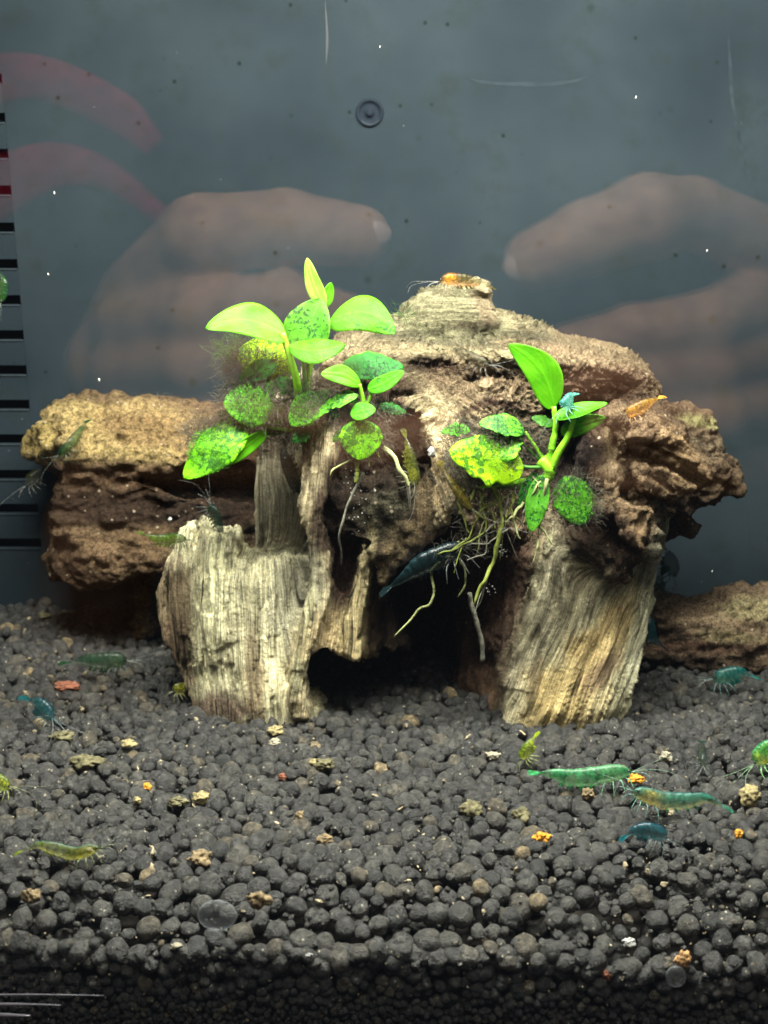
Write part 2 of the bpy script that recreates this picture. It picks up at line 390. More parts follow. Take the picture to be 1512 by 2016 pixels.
fins = [Piece([(1190,812),(1224,810),(1230,880),(1212,960),(1198,1040),(1180,1062),(1174,980),(1184,900)], [(1205,900,32.15)], 0.8, 0.05),
    Piece([(1240,836),(1300,828),(1350,866),(1396,940),(1350,926),(1300,900),(1250,884)], [(1250,860,32.2),(1380,930,33.0)], 0.6, 0.04),
    Piece([(1246,915),(1310,925),(1376,962),(1322,990),(1262,965)], [(1250,940,32.15),(1370,960,32.9)], 0.6, 0.04),
    Piece([(1215,990),(1292,1004),(1268,1092),(1222,1066)], [(1250,1040,32.05)], 0.6, 0.04)]
wedge = Piece([(776,792),(850,778),(905,826),(914,900),(906,962),(882,1034),(856,1042),(862,962),(846,900),(818,866),(788,836)], [(800,810,32.9),(880,880,32.25),(870,1020,32.15)], 1.0, 0.06)
innerwall = Piece([(880,1040),(960,1000),(1110,990),(1120,1150),(1070,1290),(1020,1440),(1010,1520),(860,1520),(866,1420),(880,1370),(908,1310),(900,1250),(893,1150)],
    [(890,1150,36.2),(900,1400,35.0),(960,1100,35.0),(960,1300,34.6),(1040,1100,33.6),(1020,1300,33.2),(990,1430,33.2)], 3.0, 0.2)
legright = Piece([(1100,990),(1150,1080),(1200,1130),(1260,1060),(1300,1000),(1322,1000),(1306,1080),(1294,1150),(1283,1200),(1268,1290),(1252,1350),(1236,1420),(1240,1530),(985,1530),(985,1440),(1000,1330),(1030,1240),(1060,1150),(1085,1060)],
    [(1000,1400,32.7),(1040,1260,32.9),(1090,1100,33.2),(1100,1400,32.3),(1150,1250,32.5),(1200,1150,32.9),(1200,1400,32.5),(1240,1300,32.9),(1290,1100,33.6),(1280,1200,33.5),(1240,1420,33.1)], 3.2, 0.16)
crumble = Piece([(1170,850),(1200,818),(1240,808),(1290,815),(1340,850),(1378,900),(1390,940),(1378,966),(1330,990),(1300,1040),(1286,1090),(1262,1120),(1240,1152),(1205,1140),(1185,1120),(1150,1095),(1118,1070),(1128,1000),(1150,930)],
    [(1180,850,33.4),(1150,1000,33.2),(1220,900,32.4),(1300,870,32.9),(1350,940,33.2),(1260,1000,32.3),(1220,1080,32.3),(1160,1060,32.6),(1300,1000,32.9)], 3.6, 0.22)
ledge = Piece([(620,820),(640,745),(680,705),(740,690),(800,686),(900,684),(1000,694),(1090,705),(1180,706),(1260,722),(1296,744),(1300,800),(1302,860),(1285,920),(1210,980),(1130,1040),(1040,1060),(940,1050),(900,1000),(880,920),(800,900),(700,860)],
    [(660,760,34.0),(760,720,34.6),(760,820,33.6),(860,840,32.7),(860,710,34.2),(960,740,33.4),(960,850,33.0),(950,980,33.4),(1050,740,33.8),(1080,850,33.9),(1120,890,34.9),(1050,980,33.8),(1120,960,34.4),(1180,760,34.2),(1200,850,34.6),(1270,760,34.8),(1270,850,34.4),(1150,740,34.0)], 3.0, 0.14, 38.0)
plateau = Piece([(650,706),(700,668),(745,648),(786,640),(800,618),(842,588),(880,574),(925,578),(945,566),(962,572),(966,598),(982,622),(1040,646),(1090,668),(1130,692),(1200,712),(1285,734),(1292,780),(1100,800),(900,780),(700,760)],
    [(700,700,34.3),(800,690,34.3),(900,690,34.0),(1000,700,34.0),(1100,715,34.2),(1250,735,35.2),(740,660,35.6),(850,650,36.0),(950,655,36.0),(1050,665,35.8),(1150,706,35.4),(820,610,36.2),(900,590,36.3),(950,575,36.4)], 2.4, 0.12, 38.4)
brow = Piece([(786,648),(800,618),(842,588),(880,572),(925,577),(943,564),(964,570),(968,600),(984,624),(1000,652),(930,658),(860,664),(790,662)],
    [(800,640,35.8),(850,600,36.0),(900,610,35.8),(960,600,36.0),(970,640,35.6),(880,655,35.3)], 1.8, 0.1)
backwall = Piece([(560,820),(900,760),(1250,780),(1300,900),(1280,1100),(1240,1520),(520,1520),(540,1000)], [(900,1100,37.3)], 1.3, 0.3)
ledgehole = Piece([(1092,852),(1120,838),(1176,846),(1184,900),(1165,945),(1120,948),(1088,910)], [(1120,890,31)], 2, 0.1, 36.2)
undercut = Piece([(1150,1042),(1190,1050),(1240,1070),(1240,1110),(1215,1140),(1175,1130),(1140,1100)], [(1190,1090,30)], 2, 0.1, 33.5)
slotA = Piece([(752,842),(790,836),(832,850),(848,900),(838,945),(806,940),(768,900)], [(800,890,30.5)], 2, 0.1, 34.6)

pits = [Piece(q, [(q[0][0], q[0][1], 30.0)], 3, 0.12, ye) for q, ye in [
    ([(1196,905),(1222,878),(1252,900),(1240,950),(1212,968)], 33.3), ([(1168,1000),(1215,985),(1240,1022),(1205,1048),(1180,1040)], 33.2), ([(1286,905),(1330,893),(1352,922),(1318,948)], 33.9),
    ([(812,712),(850,703),(898,716),(884,734),(838,737)], 35.4), ([(925,800),(968,776),(1030,783),(1052,802),(1035,806),(985,794),(945,812)], 34.0), ([(1128,738),(1190,722),(1275,748),(1262,768),(1185,752)], 35.3),
    ([(1246,1000),(1270,975),(1292,1000),(1270,1040)], 33.1), ([(700,905),(760,890),(800,905),(790,925),(730,930)], 33.0), ([(640,1010),(690,1000),(720,1030),(690,1055),(650,1045)], 33.0)]]
def stump_fib(V, px, py, w):
    x, z, y = V[:, 0], V[:, 2], V[:, 1]
    def lin(deg, bend=0):   # fibres leaning deg from vertical
        a = math.radians(deg); u = x * math.cos(a) - z * math.sin(a) + bend * np.sin(z * 1.1); v = x * math.sin(a) + z * math.cos(a); return u, v
    cx, cz = P(1160, 1010, 33.5)[[0, 2]]
    r = np.sqrt((x - cx) ** 2 + 1.5 * (z - cz) ** 2) + 0.30 * np.sin(x * 2.2 + z) ; th = np.arctan2(z - cz, x - cx) * 4
    kn = P(985, 800, 33)[[0, 2]]; rk = np.sqrt((x - kn[0]) ** 2 + (2.1 * (z - kn[1])) ** 2)
    kk = np.exp(-(rk / 1.0) ** 2); r = r * (1 - kk) + (rk * 1.2 + cz) * kk
    L = [lin(-2, 0.02), lin(1, 0.01), lin(5), lin(8, .2), lin(9, 0.06), lin(8, .05), lin(22, 0.03), lin(30, .3), (r, th), (z * 1.3 + y * 0.5 + 0.12 * np.sin(x * 2), x), (z * 1.3 + y * .5, x), lin(5), lin(14), lin(4), (z * 2.0 + y * .5 - 0.08 * x, x), lin(-12, .1), lin(4), lin(-55), lin(-70), lin(10)]
    u = sum(w[i] * L[i][0] for i in range(len(L))); v = sum(w[i] * L[i][1] for i in range(len(L)))
    wob = fbm(V * 0.9 + 31, 2) * 0.07
    return np.stack([u + wob, v, y], 1)
def stump_crumb(V, px, py, w):
    base = np.array([0.03, 0.03, 0.05, 0.75, 0.2, 0.45, 0.06, 0.95, 0.18, 0.12, 0.4, 0.9, 0.02, 0.08, 0.1, 0.15, 0.45, 0.5, 0.5, 0.6]) @ w
    n = fbm(V * 1.2 + 2, 3)
    top = sstep(1180, 1250, px + 40 * n) * (py < 860)
    return np.clip(base + 0.5 * n * base + 0.7 * top, 0, 1)
PALE = (0.62, 0.57, 0.395); LEAF_SHADE = (0.36, 0.34, 0.27); DARK = (0.075, 0.042, 0.03); BRN = (0.17, 0.10, 0.065); TAN = (0.42, 0.30, 0.17); GOLD = (0.55, 0.38, 0.17); CREAM = (0.60, 0.50, 0.33)
def stump_col(V, px, py, w, wn):
    pc = np.array([PALE, (0.30, 0.27, 0.20), CREAM, DARK, TAN, (0.10, 0.055, 0.04), PALE, (0.135, 0.095, 0.064), (0.235, 0.170, 0.112), (0.30, 0.25, 0.165), CREAM, DARK, (0.72, 0.66, 0.46), (0.62, 0.53, 0.34), (0.34, 0.27, 0.18), (0.60, 0.49, 0.32), (0.30, 0.215, 0.14), (0.30, 0.20, 0.125), (0.26, 0.175, 0.11), (0.24, 0.16, 0.10)])
    base = (w.T @ pc)
    c = base
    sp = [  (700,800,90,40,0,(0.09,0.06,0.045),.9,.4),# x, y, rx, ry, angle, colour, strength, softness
        (335,1210,45,110,0,(0.25,0.17,0.11),.85,.3),(400,1150,16,90,0,(0.22,0.16,0.10),.5,.5),(560,1180,40,100,0,LEAF_SHADE,.7,.5),(610,1150,35,90,0,LEAF_SHADE,.75,.5),(430,1400,60,40,0,(0.10,0.06,0.05),.9,.4),(500,1330,18,100,-4,(0.34,0.24,0.15),.7,.5),(350,1300,30,90,-10,(0.22,0.15,0.10),.8,.4),(420,1180,34,140,3,(0.70,0.66,0.45),.8,.4),  # the two grey spots paint the plant's cast shadow onto the left wall
        (600,1250,14,110,10,(0.62,0.58,0.38),.9,.4),(535,860,60,60,0,(0.12,0.09,0.07),.8,.5),
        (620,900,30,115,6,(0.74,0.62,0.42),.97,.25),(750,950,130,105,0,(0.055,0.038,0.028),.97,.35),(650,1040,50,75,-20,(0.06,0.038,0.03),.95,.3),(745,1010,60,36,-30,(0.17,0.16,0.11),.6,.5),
        (870,900,40,100,-5,(0.55,0.42,0.27),.9,.4),(790,1090,34,60,25,(0.48,0.36,0.21),.95,.35),(765,1130,22,40,10,(0.5,0.38,0.22),.9,.3),(848,960,28,70,10,(0.45,0.33,0.2),.7,.4),
        (830,830,90,50,20,(0.62,0.50,0.32),.95,.35),(910,840,60,34,0,(0.5,0.38,0.24),.7,.5),
        (680,1140,40,70,0,(0.05,0.028,0.022),.95,.25),(715,1180,17,120,6,(0.60,0.50,0.30),.95,.3),(640,1260,55,60,10,(0.50,0.38,0.22),.7,.5),(690,1240,26,45,15,(0.58,0.47,0.27),.8,.4),(832,1190,92,140,0,(0.018,0.012,0.009),1.0,.2),(760,1250,40,60,0,(0.05,0.032,0.022),.9,.4),(845,1130,60,60,0,(0.012,0.01,0.010),.95,.3),(735,1200,10,90,5,(0.05,0.03,0.022),.8,.3),  # near-black spots put the shade of recess and cave into the colour
        (980,1240,60,190,8,(0.105,0.06,0.045),.8,.3),(930,1370,60,50,0,(0.15,0.09,0.055),.7,.4),
        (1060,1250,34,190,17,(0.58,0.52,0.39),.9,.4),(1140,1180,40,110,24,(0.60,0.53,0.38),.85,.4),(1110,1370,75,120,32,(0.62,0.46,0.22),.9,.45),(1190,1260,38,110,34,(0.60,0.44,0.22),.85,.4),(1180,1330,24,60,40,(0.20,0.13,0.09),.8,.5),(1260,1280,22,160,9,(0.66,0.63,0.46),.95,.35),(1290,1080,16,90,8,(0.34,0.32,0.25),.9,.4),(1055,1330,12,60,10,(0.2,0.15,0.1),.6,.5),
        (1190,1060,70,60,30,(0.085,0.05,0.038),.85,.3),(1120,1000,34,70,0,(0.10,0.06,0.045),.85,.4),(1320,860,60,18,45,(0.42,0.28,0.16),.8,.5),(1360,930,40,16,40,(0.36,0.24,0.13),.8,.5),(1205,840,14,60,8,(0.34,0.24,0.15),.8,.5),(1250,830,60,26,10,(0.38,0.26,0.17),.6,.5),(1270,1030,30,45,0,(0.30,0.20,0.12),.7,.5),
        (1180,760,110,44,4,(0.12,0.07,0.05),.9,.3),(1230,735,60,14,8,(0.30,0.20,0.14),.8,.4),(1130,890,60,60,0,(0.055,0.032,0.028),.9,.3),(1060,900,60,50,0,(0.15,0.09,0.065),.7,.5),
        (740,800,80,60,0,(0.14,0.075,0.06),.9,.4),(690,770,70,40,0,(0.12,0.08,0.06),.8,.4),(850,722,60,20,5,(0.05,0.032,0.025),.95,.35),(1120,900,60,60,0,(0.03,0.02,0.018),.95,.3),(800,890,50,50,0,(0.03,0.02,0.016),.95,.3),(880,730,40,20,0,(0.10,0.06,0.045),.8,.4),  # darkest spots paint the shade of the carved hollows
        (960,770,120,28,12,(0.38,0.28,0.19),.7,.5),(985,795,50,9,10,(0.07,0.04,0.035),.9,.4),(940,800,60,7,-25,(0.09,0.05,0.04),.8,.4),(980,835,60,14,0,(0.20,0.13,0.09),.6,.5),(1010,700,90,12,6,(0.50,0.42,0.28),.7,.5),
        (930,665,210,26,4,(0.13,0.115,0.08),.95,.4),(930,640,160,8,-2,(0.30,0.26,0.17),.7,.5),(980,695,170,7,4,(0.46,0.38,0.25),.8,.5),(1050,690,80,16,14,(0.22,0.16,0.10),.8,.5),(1000,740,90,20,8,(0.14,0.09,0.06),.6,.6),(860,690,170,9,2,(0.40,0.33,0.21),.8,.5),(880,610,130,60,0,(0.26,0.24,0.155),.95,.4),(955,600,24,34,-20,(0.30,0.23,0.16),.8,.4),(1150,700,90,12,14,(0.34,0.25,0.17),.7,.5),(930,640,50,8,-5,(0.06,0.04,0.03),.7,.4),
    ]
    c = paint(px, py, wn, (0, 0, 0), []) + c
    for s_ in sp:
        x, y_, rx, ry, ang, colr, st, soft = s_
        a = math.radians(ang); dx, dy = px - x, py - y_
        u = (dx * math.cos(a) + dy * math.sin(a)) / rx; v = (-dx * math.sin(a) + dy * math.cos(a)) / ry
        d = np.sqrt(u * u + v * v) + wn * 0.6; k = (1 - sstep(1 - soft, 1 + soft, d)) * st
        c = c * (1 - k[:, None]) + np.asarray(colr) * k[:, None]
    inner = sstep(35.2, 36.4, V[:, 1]) * (py > 840)  # cave darkness painted in: deeper wood gets a darker colour
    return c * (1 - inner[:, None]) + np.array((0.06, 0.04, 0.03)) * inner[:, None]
HQ = 0.047
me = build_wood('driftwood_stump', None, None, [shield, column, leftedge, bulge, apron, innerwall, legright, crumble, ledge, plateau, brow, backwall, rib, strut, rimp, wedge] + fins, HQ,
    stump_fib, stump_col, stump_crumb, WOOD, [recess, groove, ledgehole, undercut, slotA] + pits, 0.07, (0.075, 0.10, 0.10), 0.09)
stump = link('driftwood_stump', me)
tag(stump, 'large hollow driftwood stump with a dark cave, bleached legs and a brown crumbly top', 'driftwood')

# ---- cork bark log behind on the left
log = Piece([(84,799),(140,797),(200,800),(300,806),(372,812),(430,826),(520,850),(560,1120),(430,1150),(360,1150),(290,1135),(250,1140),(215,1160),(170,1168),(120,1162),(84,1145),(86,1110),(106,1050),(112,1005),(104,940),(88,906),(62,906),(42,896),(46,872),(68,850),(76,825)],
    [(60,880,38.6),(100,850,38.0),(100,1100,37.6),(150,880,37.3),(200,820,38.6),(150,1000,37.4),(250,900,37.1),(300,980,37.6),(200,1100,36.9),(350,900,37.0),(400,820,38.2),(450,950,37.2),(450,1080,37.2),(330,1110,36.8)], 2.6, 0.4, 40.3)
crev = Piece([(240,985),(330,965),(400,958),(520,955),(520,1045),(430,1050),(360,1025),(290,1020)], [(300,1000,35)], 3, 0.15, 38.4)
stub = Piece([(248,1120),(320,1110),(312,1180),(300,1260),(262,1265),(268,1190)], [(280,1180,38.2)], 1.3, 0.3)
def log_fib(V, px, py, w):
    return np.stack([V[:, 2] * 1.4 + 0.4 * fbm(V * 0.7, 2), V[:, 0], V[:, 1]], 1)
def log_col(V, px, py, w, wn):
    sp = [(190,852,250,62,3,(0.74,0.54,0.25),.95,.3),(60,880,60,50,0,(0.68,0.50,0.2),.9,.3),(320,850,130,34,8,(0.50,0.32,0.16),.8,.4),(460,900,80,60,10,(0.26,0.15,0.09),.8,.4),
          (300,1000,260,44,2,(0.055,0.032,0.025),.9,.35),(250,940,200,26,4,(0.26,0.15,0.10),.7,.5),(200,1090,140,34,8,(0.36,0.23,0.14),.8,.5),(120,1110,40,50,0,(0.22,0.13,0.09),.6,.5),(330,1060,90,24,0,(0.30,0.19,0.11),.7,.5),(150,1140,90,20,5,(0.16,0.09,0.06),.7,.4),(430,960,90,20,-4,(0.36,0.22,0.14),.6,.5)]  # dark band puts the crevice's shade into the bark colour
    return paint(px, py, wn * 1.4, (0.27, 0.18, 0.11), sp)
me = build_wood('cork_bark_log', None, None, [log, stub], 0.075, log_fib, log_col, lambda V, px, py, w: 0.88 + 0 * px, BARK, [crev], 0.15, (0.05, 0.13, 0.05), 0.12, (0.65, 1, 1.3))
tag(link('cork_bark_log', me), 'craggy golden brown cork bark log lying behind the stump on the left', 'driftwood')
# ---- knobbly root behind on the right
knob = Piece([(1240,812),(1300,808),(1345,826),(1380,822),(1424,838),(1426,870),(1416,896),(1446,930),(1470,962),(1460,978),(1424,982),(1404,1000),(1370,1004),(1366,1052),(1330,1072),(1290,1075),(1270,1100),(1240,1080)],
    [(1300,830,35.6),(1400,860,35.9),(1380,930,35.2),(1440,960,35.7),(1330,1000,35.3),(1330,1050,35.8)], 2.0, 0.3)
def knob_col(V, px, py, w, wn):
    return paint(px, py, wn * 1.5, (0.22, 0.15, 0.10), [(1380,830,60,12,8,(0.45,0.42,0.2),.9,.4),(1360,880,60,30,0,(0.26,0.20,0.14),.7,.5),(1420,955,50,16,20,(0.30,0.20,0.13),.8,.5),(1320,1040,40,40,0,(0.10,0.065,0.05),.8,.4),(1350,980,50,18,0,(0.10,0.06,0.045),.8,.4)])
me = build_wood('driftwood_knot', None, None, [knob], 0.065, log_fib, knob_col, lambda V, px, py, w: 0.95 + 0 * px, BARK, [], 0.15, (0.05, 0.14, 0.06), 0.14, (0.7, 1, 1.3))
tag(link('driftwood_knot', me), 'knobbly brown driftwood end with a mossy rim jutting out behind the stump on the right', 'driftwood')
# ---- low root on the gravel behind on the right
low = Piece([(1262,1200),(1278,1178),(1310,1188),(1345,1206),(1390,1212),(1424,1206),(1450,1190),(1478,1180),(1530,1186),(1620,1200),(1640,1330),(1450,1330),(1330,1320),(1250,1310),(1240,1290),(1295,1262),(1285,1235)],
    [(1280,1200,36.6),(1300,1280,36.2),(1380,1240,36.2),(1480,1210,36.6),(1480,1280,35.7),(1600,1240,36.4)], 2.0, 0.4)
def low_col(V, px, py, w, wn):
    return paint(px, py, wn * 1.5, (0.36, 0.25, 0.17), [(1480,1200,60,24,0,(0.62,0.52,0.30),.9,.4),(1380,1230,90,20,0,(0.50,0.36,0.24),.7,.5),(1400,1275,140,16,0,(0.16,0.085,0.06),.8,.5),(1330,1245,30,16,20,(0.08,0.05,0.04),.8,.4),(1350,1310,140,20,0,(0.10,0.07,0.055),.8,.5),(1440,1255,60,12,5,(0.55,0.45,0.26),.7,.5)])
me = build_wood('driftwood_root', None, None, [low], 0.065, log_fib, low_col, lambda V, px, py, w: 0.9 + 0 * px, BARK, [], 0.15, (0.06, 0.14, 0.06), 0.14, (0.6, 1, 1.3))
tag(link('driftwood_root', me), 'low pale brown driftwood root lying on the gravel behind the stump on the right', 'driftwood')
# ------------------------------------------------------------ aquarium soil
def pellet_mat(name, per_island):
    m, nt, out, N = mat(name); tc = N('TexCoord')
    if per_island: rnd = N('NewGeometry').outputs['Random Per Island']
    else: rnd = N('ObjectInfo').outputs['Random']
    vec = tc.outputs['Object']
    if not per_island:
        ad = N('VectorMath', operation='ADD'); mu = N('Math', operation='MULTIPLY'); mu.inputs[1].default_value = 53.0
        nt.links.new(rnd, mu.inputs[0]); nt.links.new(vec, ad.inputs[0]); nt.links.new(mu.outputs[0], ad.inputs[1]); vec = ad.outputs[0]
    base = ramp(N, nt, rnd, [(0.0, (0.025, 0.0248, 0.0245)), (0.5, (0.037, 0.036, 0.034)), (0.9, (0.052, 0.050, 0.044)), (0.99, (0.075, 0.062, 0.042)), (0.999, (0.20, 0.15, 0.08))])
    n1 = noise(N, nt, vec, 9.0, 5, 0.6); n2 = noise(N, nt, vec, 34.0, 4, 0.7); n3 = noise(N, nt, vec, 2.4, 3, 0.5)
    c = mixc(N, nt, 1.0, base, ramp(N, nt, n1, [(0.36, 0.5), (0.5, 1.0), (0.64, 1.9)]), 'MULTIPLY')
    c = mixc(N, nt, ramp(N, nt, n3, [(0.62, 0.0), (0.72, 0.5)]), c, (0.075, 0.065, 0.042))
    v = N('TexVoronoi'); v.inputs['Scale'].default_value = 8.0; nt.links.new(vec, v.inputs['Vector'])
    sc_ = N('SeparateColor'); nt.links.new(v.outputs['Color'], sc_.inputs[0])
    a = ramp(N, nt, v.outputs['Distance'], [(0.10, 1.0), (0.22, 0.0)]); b = ramp(N, nt, sc_.outputs[1], [(0.80, 0.0), (0.86, 0.8)])
    mm = N('Math', operation='MULTIPLY'); nt.links.new(a, mm.inputs[0]); nt.links.new(b, mm.inputs[1])
    c = mixc(N, nt, mm.outputs[0], c, (0.50, 0.45, 0.35))
    bb = bump(N, nt, n2, 1.0, 0.08); bb = bump(N, nt, n1, 0.8, 0.09, bb)
    principled(N, nt, out, c, 0.42, 0.5, bb); return m
PEL = pellet_mat('soil_pellet', True); PEL1 = pellet_mat('soil_pellet_single', False)

def ico(sub):
    t = (1 + 5 ** .5) / 2
    v = [(-1,t,0),(1,t,0),(-1,-t,0),(1,-t,0),(0,-1,t),(0,1,t),(0,-1,-t),(0,1,-t),(t,0,-1),(t,0,1),(-t,0,-1),(-t,0,1)]
    f = [(0,11,5),(0,5,1),(0,1,7),(0,7,10),(0,10,11),(1,5,9),(5,11,4),(11,10,2),(10,7,6),(7,1,8),(3,9,4),(3,4,2),(3,2,6),(3,6,8),(3,8,9),(4,9,5),(2,4,11),(6,2,10),(8,6,7),(9,8,1)]
    v = [np.array(a) / np.linalg.norm(a) for a in v]
    for _ in range(sub):
        c = {}; g = []
        def mid(a, b):
            k = (min(a, b), max(a, b))
            if k not in c: q = v[a] + v[b]; v.append(q / np.linalg.norm(q)); c[k] = len(v) - 1
            return c[k]
        for a, b, d in f:
            x, y, z = mid(a, b), mid(b, d), mid(d, a); g += [(a, x, z), (b, y, x), (d, z, y), (x, y, z)]
        f = g
    return np.array(v), np.array(f)
ICO = [ico(1), ico(2), ico(3)]
rp = np.random.RandomState(21)
def variants(sub, n, rough=0.0):
    out = []
    for i in range(n):
        v = ICO[sub][0].copy(); q = v * 0.9 + rp.rand(3) * 30
        d = 1 + (0.15 + 0.25 * (i % 4 == 0)) * fbm(q, 2) + (0.10 + rough + 0.22 * (i % 6 == 2)) * fbm(q * 2.6, 2)
        if i % 5 == 0: d *= 1 - 0.28 * np.clip(v @ np.array((0.6, 0.3, 0.74)) - 0.45, 0, 1)      # broken face
        v = v * d[:, None] * np.array((1 + 0.22 * rp.rand(), 1, 0.86 + 0.1 * rp.rand()))
        if i % 4 == 1: v = v + 0.18 * np.exp(-((v - np.array((0.8, 0.1, 0.2))) ** 2).sum(1) * 3)[:, None] * np.array((1, .2, .3))
        out.append(v)
    return out
V1, V2 = variants(0, 16), variants(1, 40)
def rots(n):
    q = rp.randn(n, 4); q /= np.linalg.norm(q, axis=1)[:, None]; w, x, y, z = q.T
    return np.stack([np.stack([1-2*(y*y+z*z), 2*(x*y-z*w), 2*(x*z+y*w)], 1), np.stack([2*(x*y+z*w), 1-2*(x*x+z*z), 2*(y*z-x*w)], 1), np.stack([2*(x*z-y*w), 2*(y*z+x*w), 1-2*(x*x+y*y)], 1)], 1)
def merged(C, R, var, F):
    n = len(C); k = rp.randint(0, len(var), n); M = rots(n); A = np.stack(var)[k]
    V = np.einsum('nij,nvj->nvi', M, A) * R[:, None, None] + C[:, None]
    m = A.shape[1]; Fx = F[None] + (np.arange(n) * m)[:, None, None]
    return V.reshape(-1, 3), Fx.reshape(-1, 3)

def soil_z(x, y):
    x = np.asarray(x, float); y = np.asarray(y, float); q = np.stack([x, y, 0 * x], -1)
    return 0.16 * fbm(q * 0.35, 2) + 0.10 * fbm(q * 0.9 + 4, 2) - 0.045 * np.clip(x, -9, 9) * np.clip((28 - y) / 3, 0, 1) * (0.6 + 0.4 * np.sin(x * .5)) + 0.04 * np.clip(y - 36, 0, 9) - 1.15 * np.clip((25.9 - y) / 1.9, 0, 1) ** 2
# one dense layer of pellets, relaxed so that they lie side by side
sp_ = 0.348; gx, gy = np.meshgrid(np.arange(-13, 13, sp_), np.arange(GLASS + 0.2, 40.9, sp_ * 0.87))
gx = gx + (np.arange(gx.shape[0]) % 2)[:, None] * sp_ / 2
C2 = np.stack([gx.ravel(), gy.ravel()], 1); n = len(C2)
R = np.clip(0.172 + 0.042 * rp.randn(n), 0.08, 0.25); R[rp.rand(n) < 0.12] *= 0.62
C2 += rp.uniform(-0.14, 0.14, C2.shape)
for it in range(7):
    cell = {}; key = np.floor(C2 / 0.6).astype(int); order = np.lexsort((key[:, 1], key[:, 0])); mv = np.zeros_like(C2)
    kk = key[:, 0] * 1000 + key[:, 1]; so = np.argsort(kk, kind='stable'); ks = kk[so]
    for dx in (-1, 0, 1):
        for dy in (-1, 0, 1):
            t = kk + dx * 1000 + dy; a = np.searchsorted(ks, t); b = np.searchsorted(ks, t, 'right')
            for s in range(int((b - a).max())):
                ok = a + s < b; j = so[np.minimum(a + s, n - 1)]; d = C2 - C2[j]; L = np.hypot(d[:, 0], d[:, 1]); ok &= (L > 1e-6)
                ov = np.where(ok, np.clip((R + R[j]) * 0.98 - L, 0, 1), 0); mv += d / (L[:, None] + 1e-6) * ov[:, None] * 0.5
    C2 += np.clip(mv, -0.1, 0.1)
C2[:, 1] = np.maximum(C2[:, 1], GLASS + R * 0.9 + 0.02)
Z = soil_z(C2[:, 0], C2[:, 1]) - R * 0.75 + rp.uniform(-0.09, 0.12, n)
top = np.column_stack([C2, Z])
# second layer fills the gaps below
n2 = 3200; B2 = np.column_stack([rp.uniform(-13, 13, n2), rp.uniform(GLASS + .3, 40.9, n2)]); RB = rp.uniform(0.14, 0.24, n2)
low2 = np.column_stack([B2, soil_z(B2[:, 0], B2[:, 1]) - 0.60 - rp.rand(n2) * 0.12])
# the cut of the bed seen through the front pane
fx, fz, fr = [], [], []
z = -1.2
while z > -3.6:
    r0 = 0.18 if z > -1.55 else (0.14 if z > -1.75 else max(0.06, 0.13 - 0.09 * (-1.6 - z)))
    xs = np.arange(-10.5, 10.5, r0 * 1.55); k = len(xs)
    fx += list(xs + rp.uniform(-0.5, 0.5, k) * r0); fz += list(z + rp.uniform(-0.6, 0.6, k) * r0); fr += list(r0 * rp.uniform(0.65, 1.2, k)); z -= r0 * 1.35
fx, fz, fr = map(np.array, (fx, fz, fr))
face = np.column_stack([fx, GLASS + fr * 0.95 + 0.02 + np.abs(rp.randn(len(fx))) * 0.06, fz + soil_z(fx, np.full(len(fx), 24.2)) + 1.08])
fine = fr < 0.14

soil = bpy.data.objects.new('gravel_bed', None); COL.objects.link(soil); tag(soil, kind='structure'); soil.location = (0, GLASS, 0)
off = np.array(soil.location)
# individual pellets: the ones that show largest
cand = np.concatenate([top, face[~fine]]); cr = np.concatenate([R, fr[~fine]])
d = cand[:, 1] * CP - (cand[:, 2] - CAMH) * SP; px, py = to_px(cand)
vis = (px > -20) & (px < 1532) & (py < 1900) & (cand[:, 2] + cr > soil_z(cand[:, 0], cand[:, 1]) - 0.62)
score = np.where(vis, cr / d, 0) ; score[len(top):] *= 0.9
pick = np.argsort(-score)[:300]; isp = np.zeros(len(cand), bool); isp[pick] = True
pm = [mesh('pellet', v * 0.2, ICO[1][1], PEL1) for v in V2]
for j, i in enumerate(pick):
    o = bpy.data.objects.new('pellet', pm[j % len(pm)]); COL.objects.link(o); o.parent = soil
    o.location = Vector(cand[i] - off); s = cr[i] / 0.2; o.scale = (s, s, s); o.rotation_euler = rp.uniform(0, 6.28, 3)
nf = 5200; fy = GLASS + 0.1 + 16.6 * rp.rand(nf) ** 1.25; fxx = rp.uniform(-.26, .26, nf) * fy; frr = np.abs(rp.randn(nf)) * 0.028 + 0.025
frag = np.column_stack([fxx, fy, soil_z(fxx, fy) - rp.uniform(0.0, 0.26, nf)])
inX = np.abs(cand[:, 0]) < 0.27 * cand[:, 1] + 1.0
restc, restr = cand[~isp & inX], cr[~isp & inX]
VA, FA = merged(restc, restr, V2, ICO[1][1])
VB, FB = merged(np.concatenate([low2, cand[~isp & ~inX], face[fine], frag]), np.concatenate([RB, cr[~isp & ~inX], fr[fine], frr]), V1, ICO[0][1])
me = mesh('pellet_mass', np.concatenate([VA, VB]) - off, np.concatenate([FA, FB + len(VA)]), PEL)
tag(link('pellet_mass', me, soil), kind='stuff')
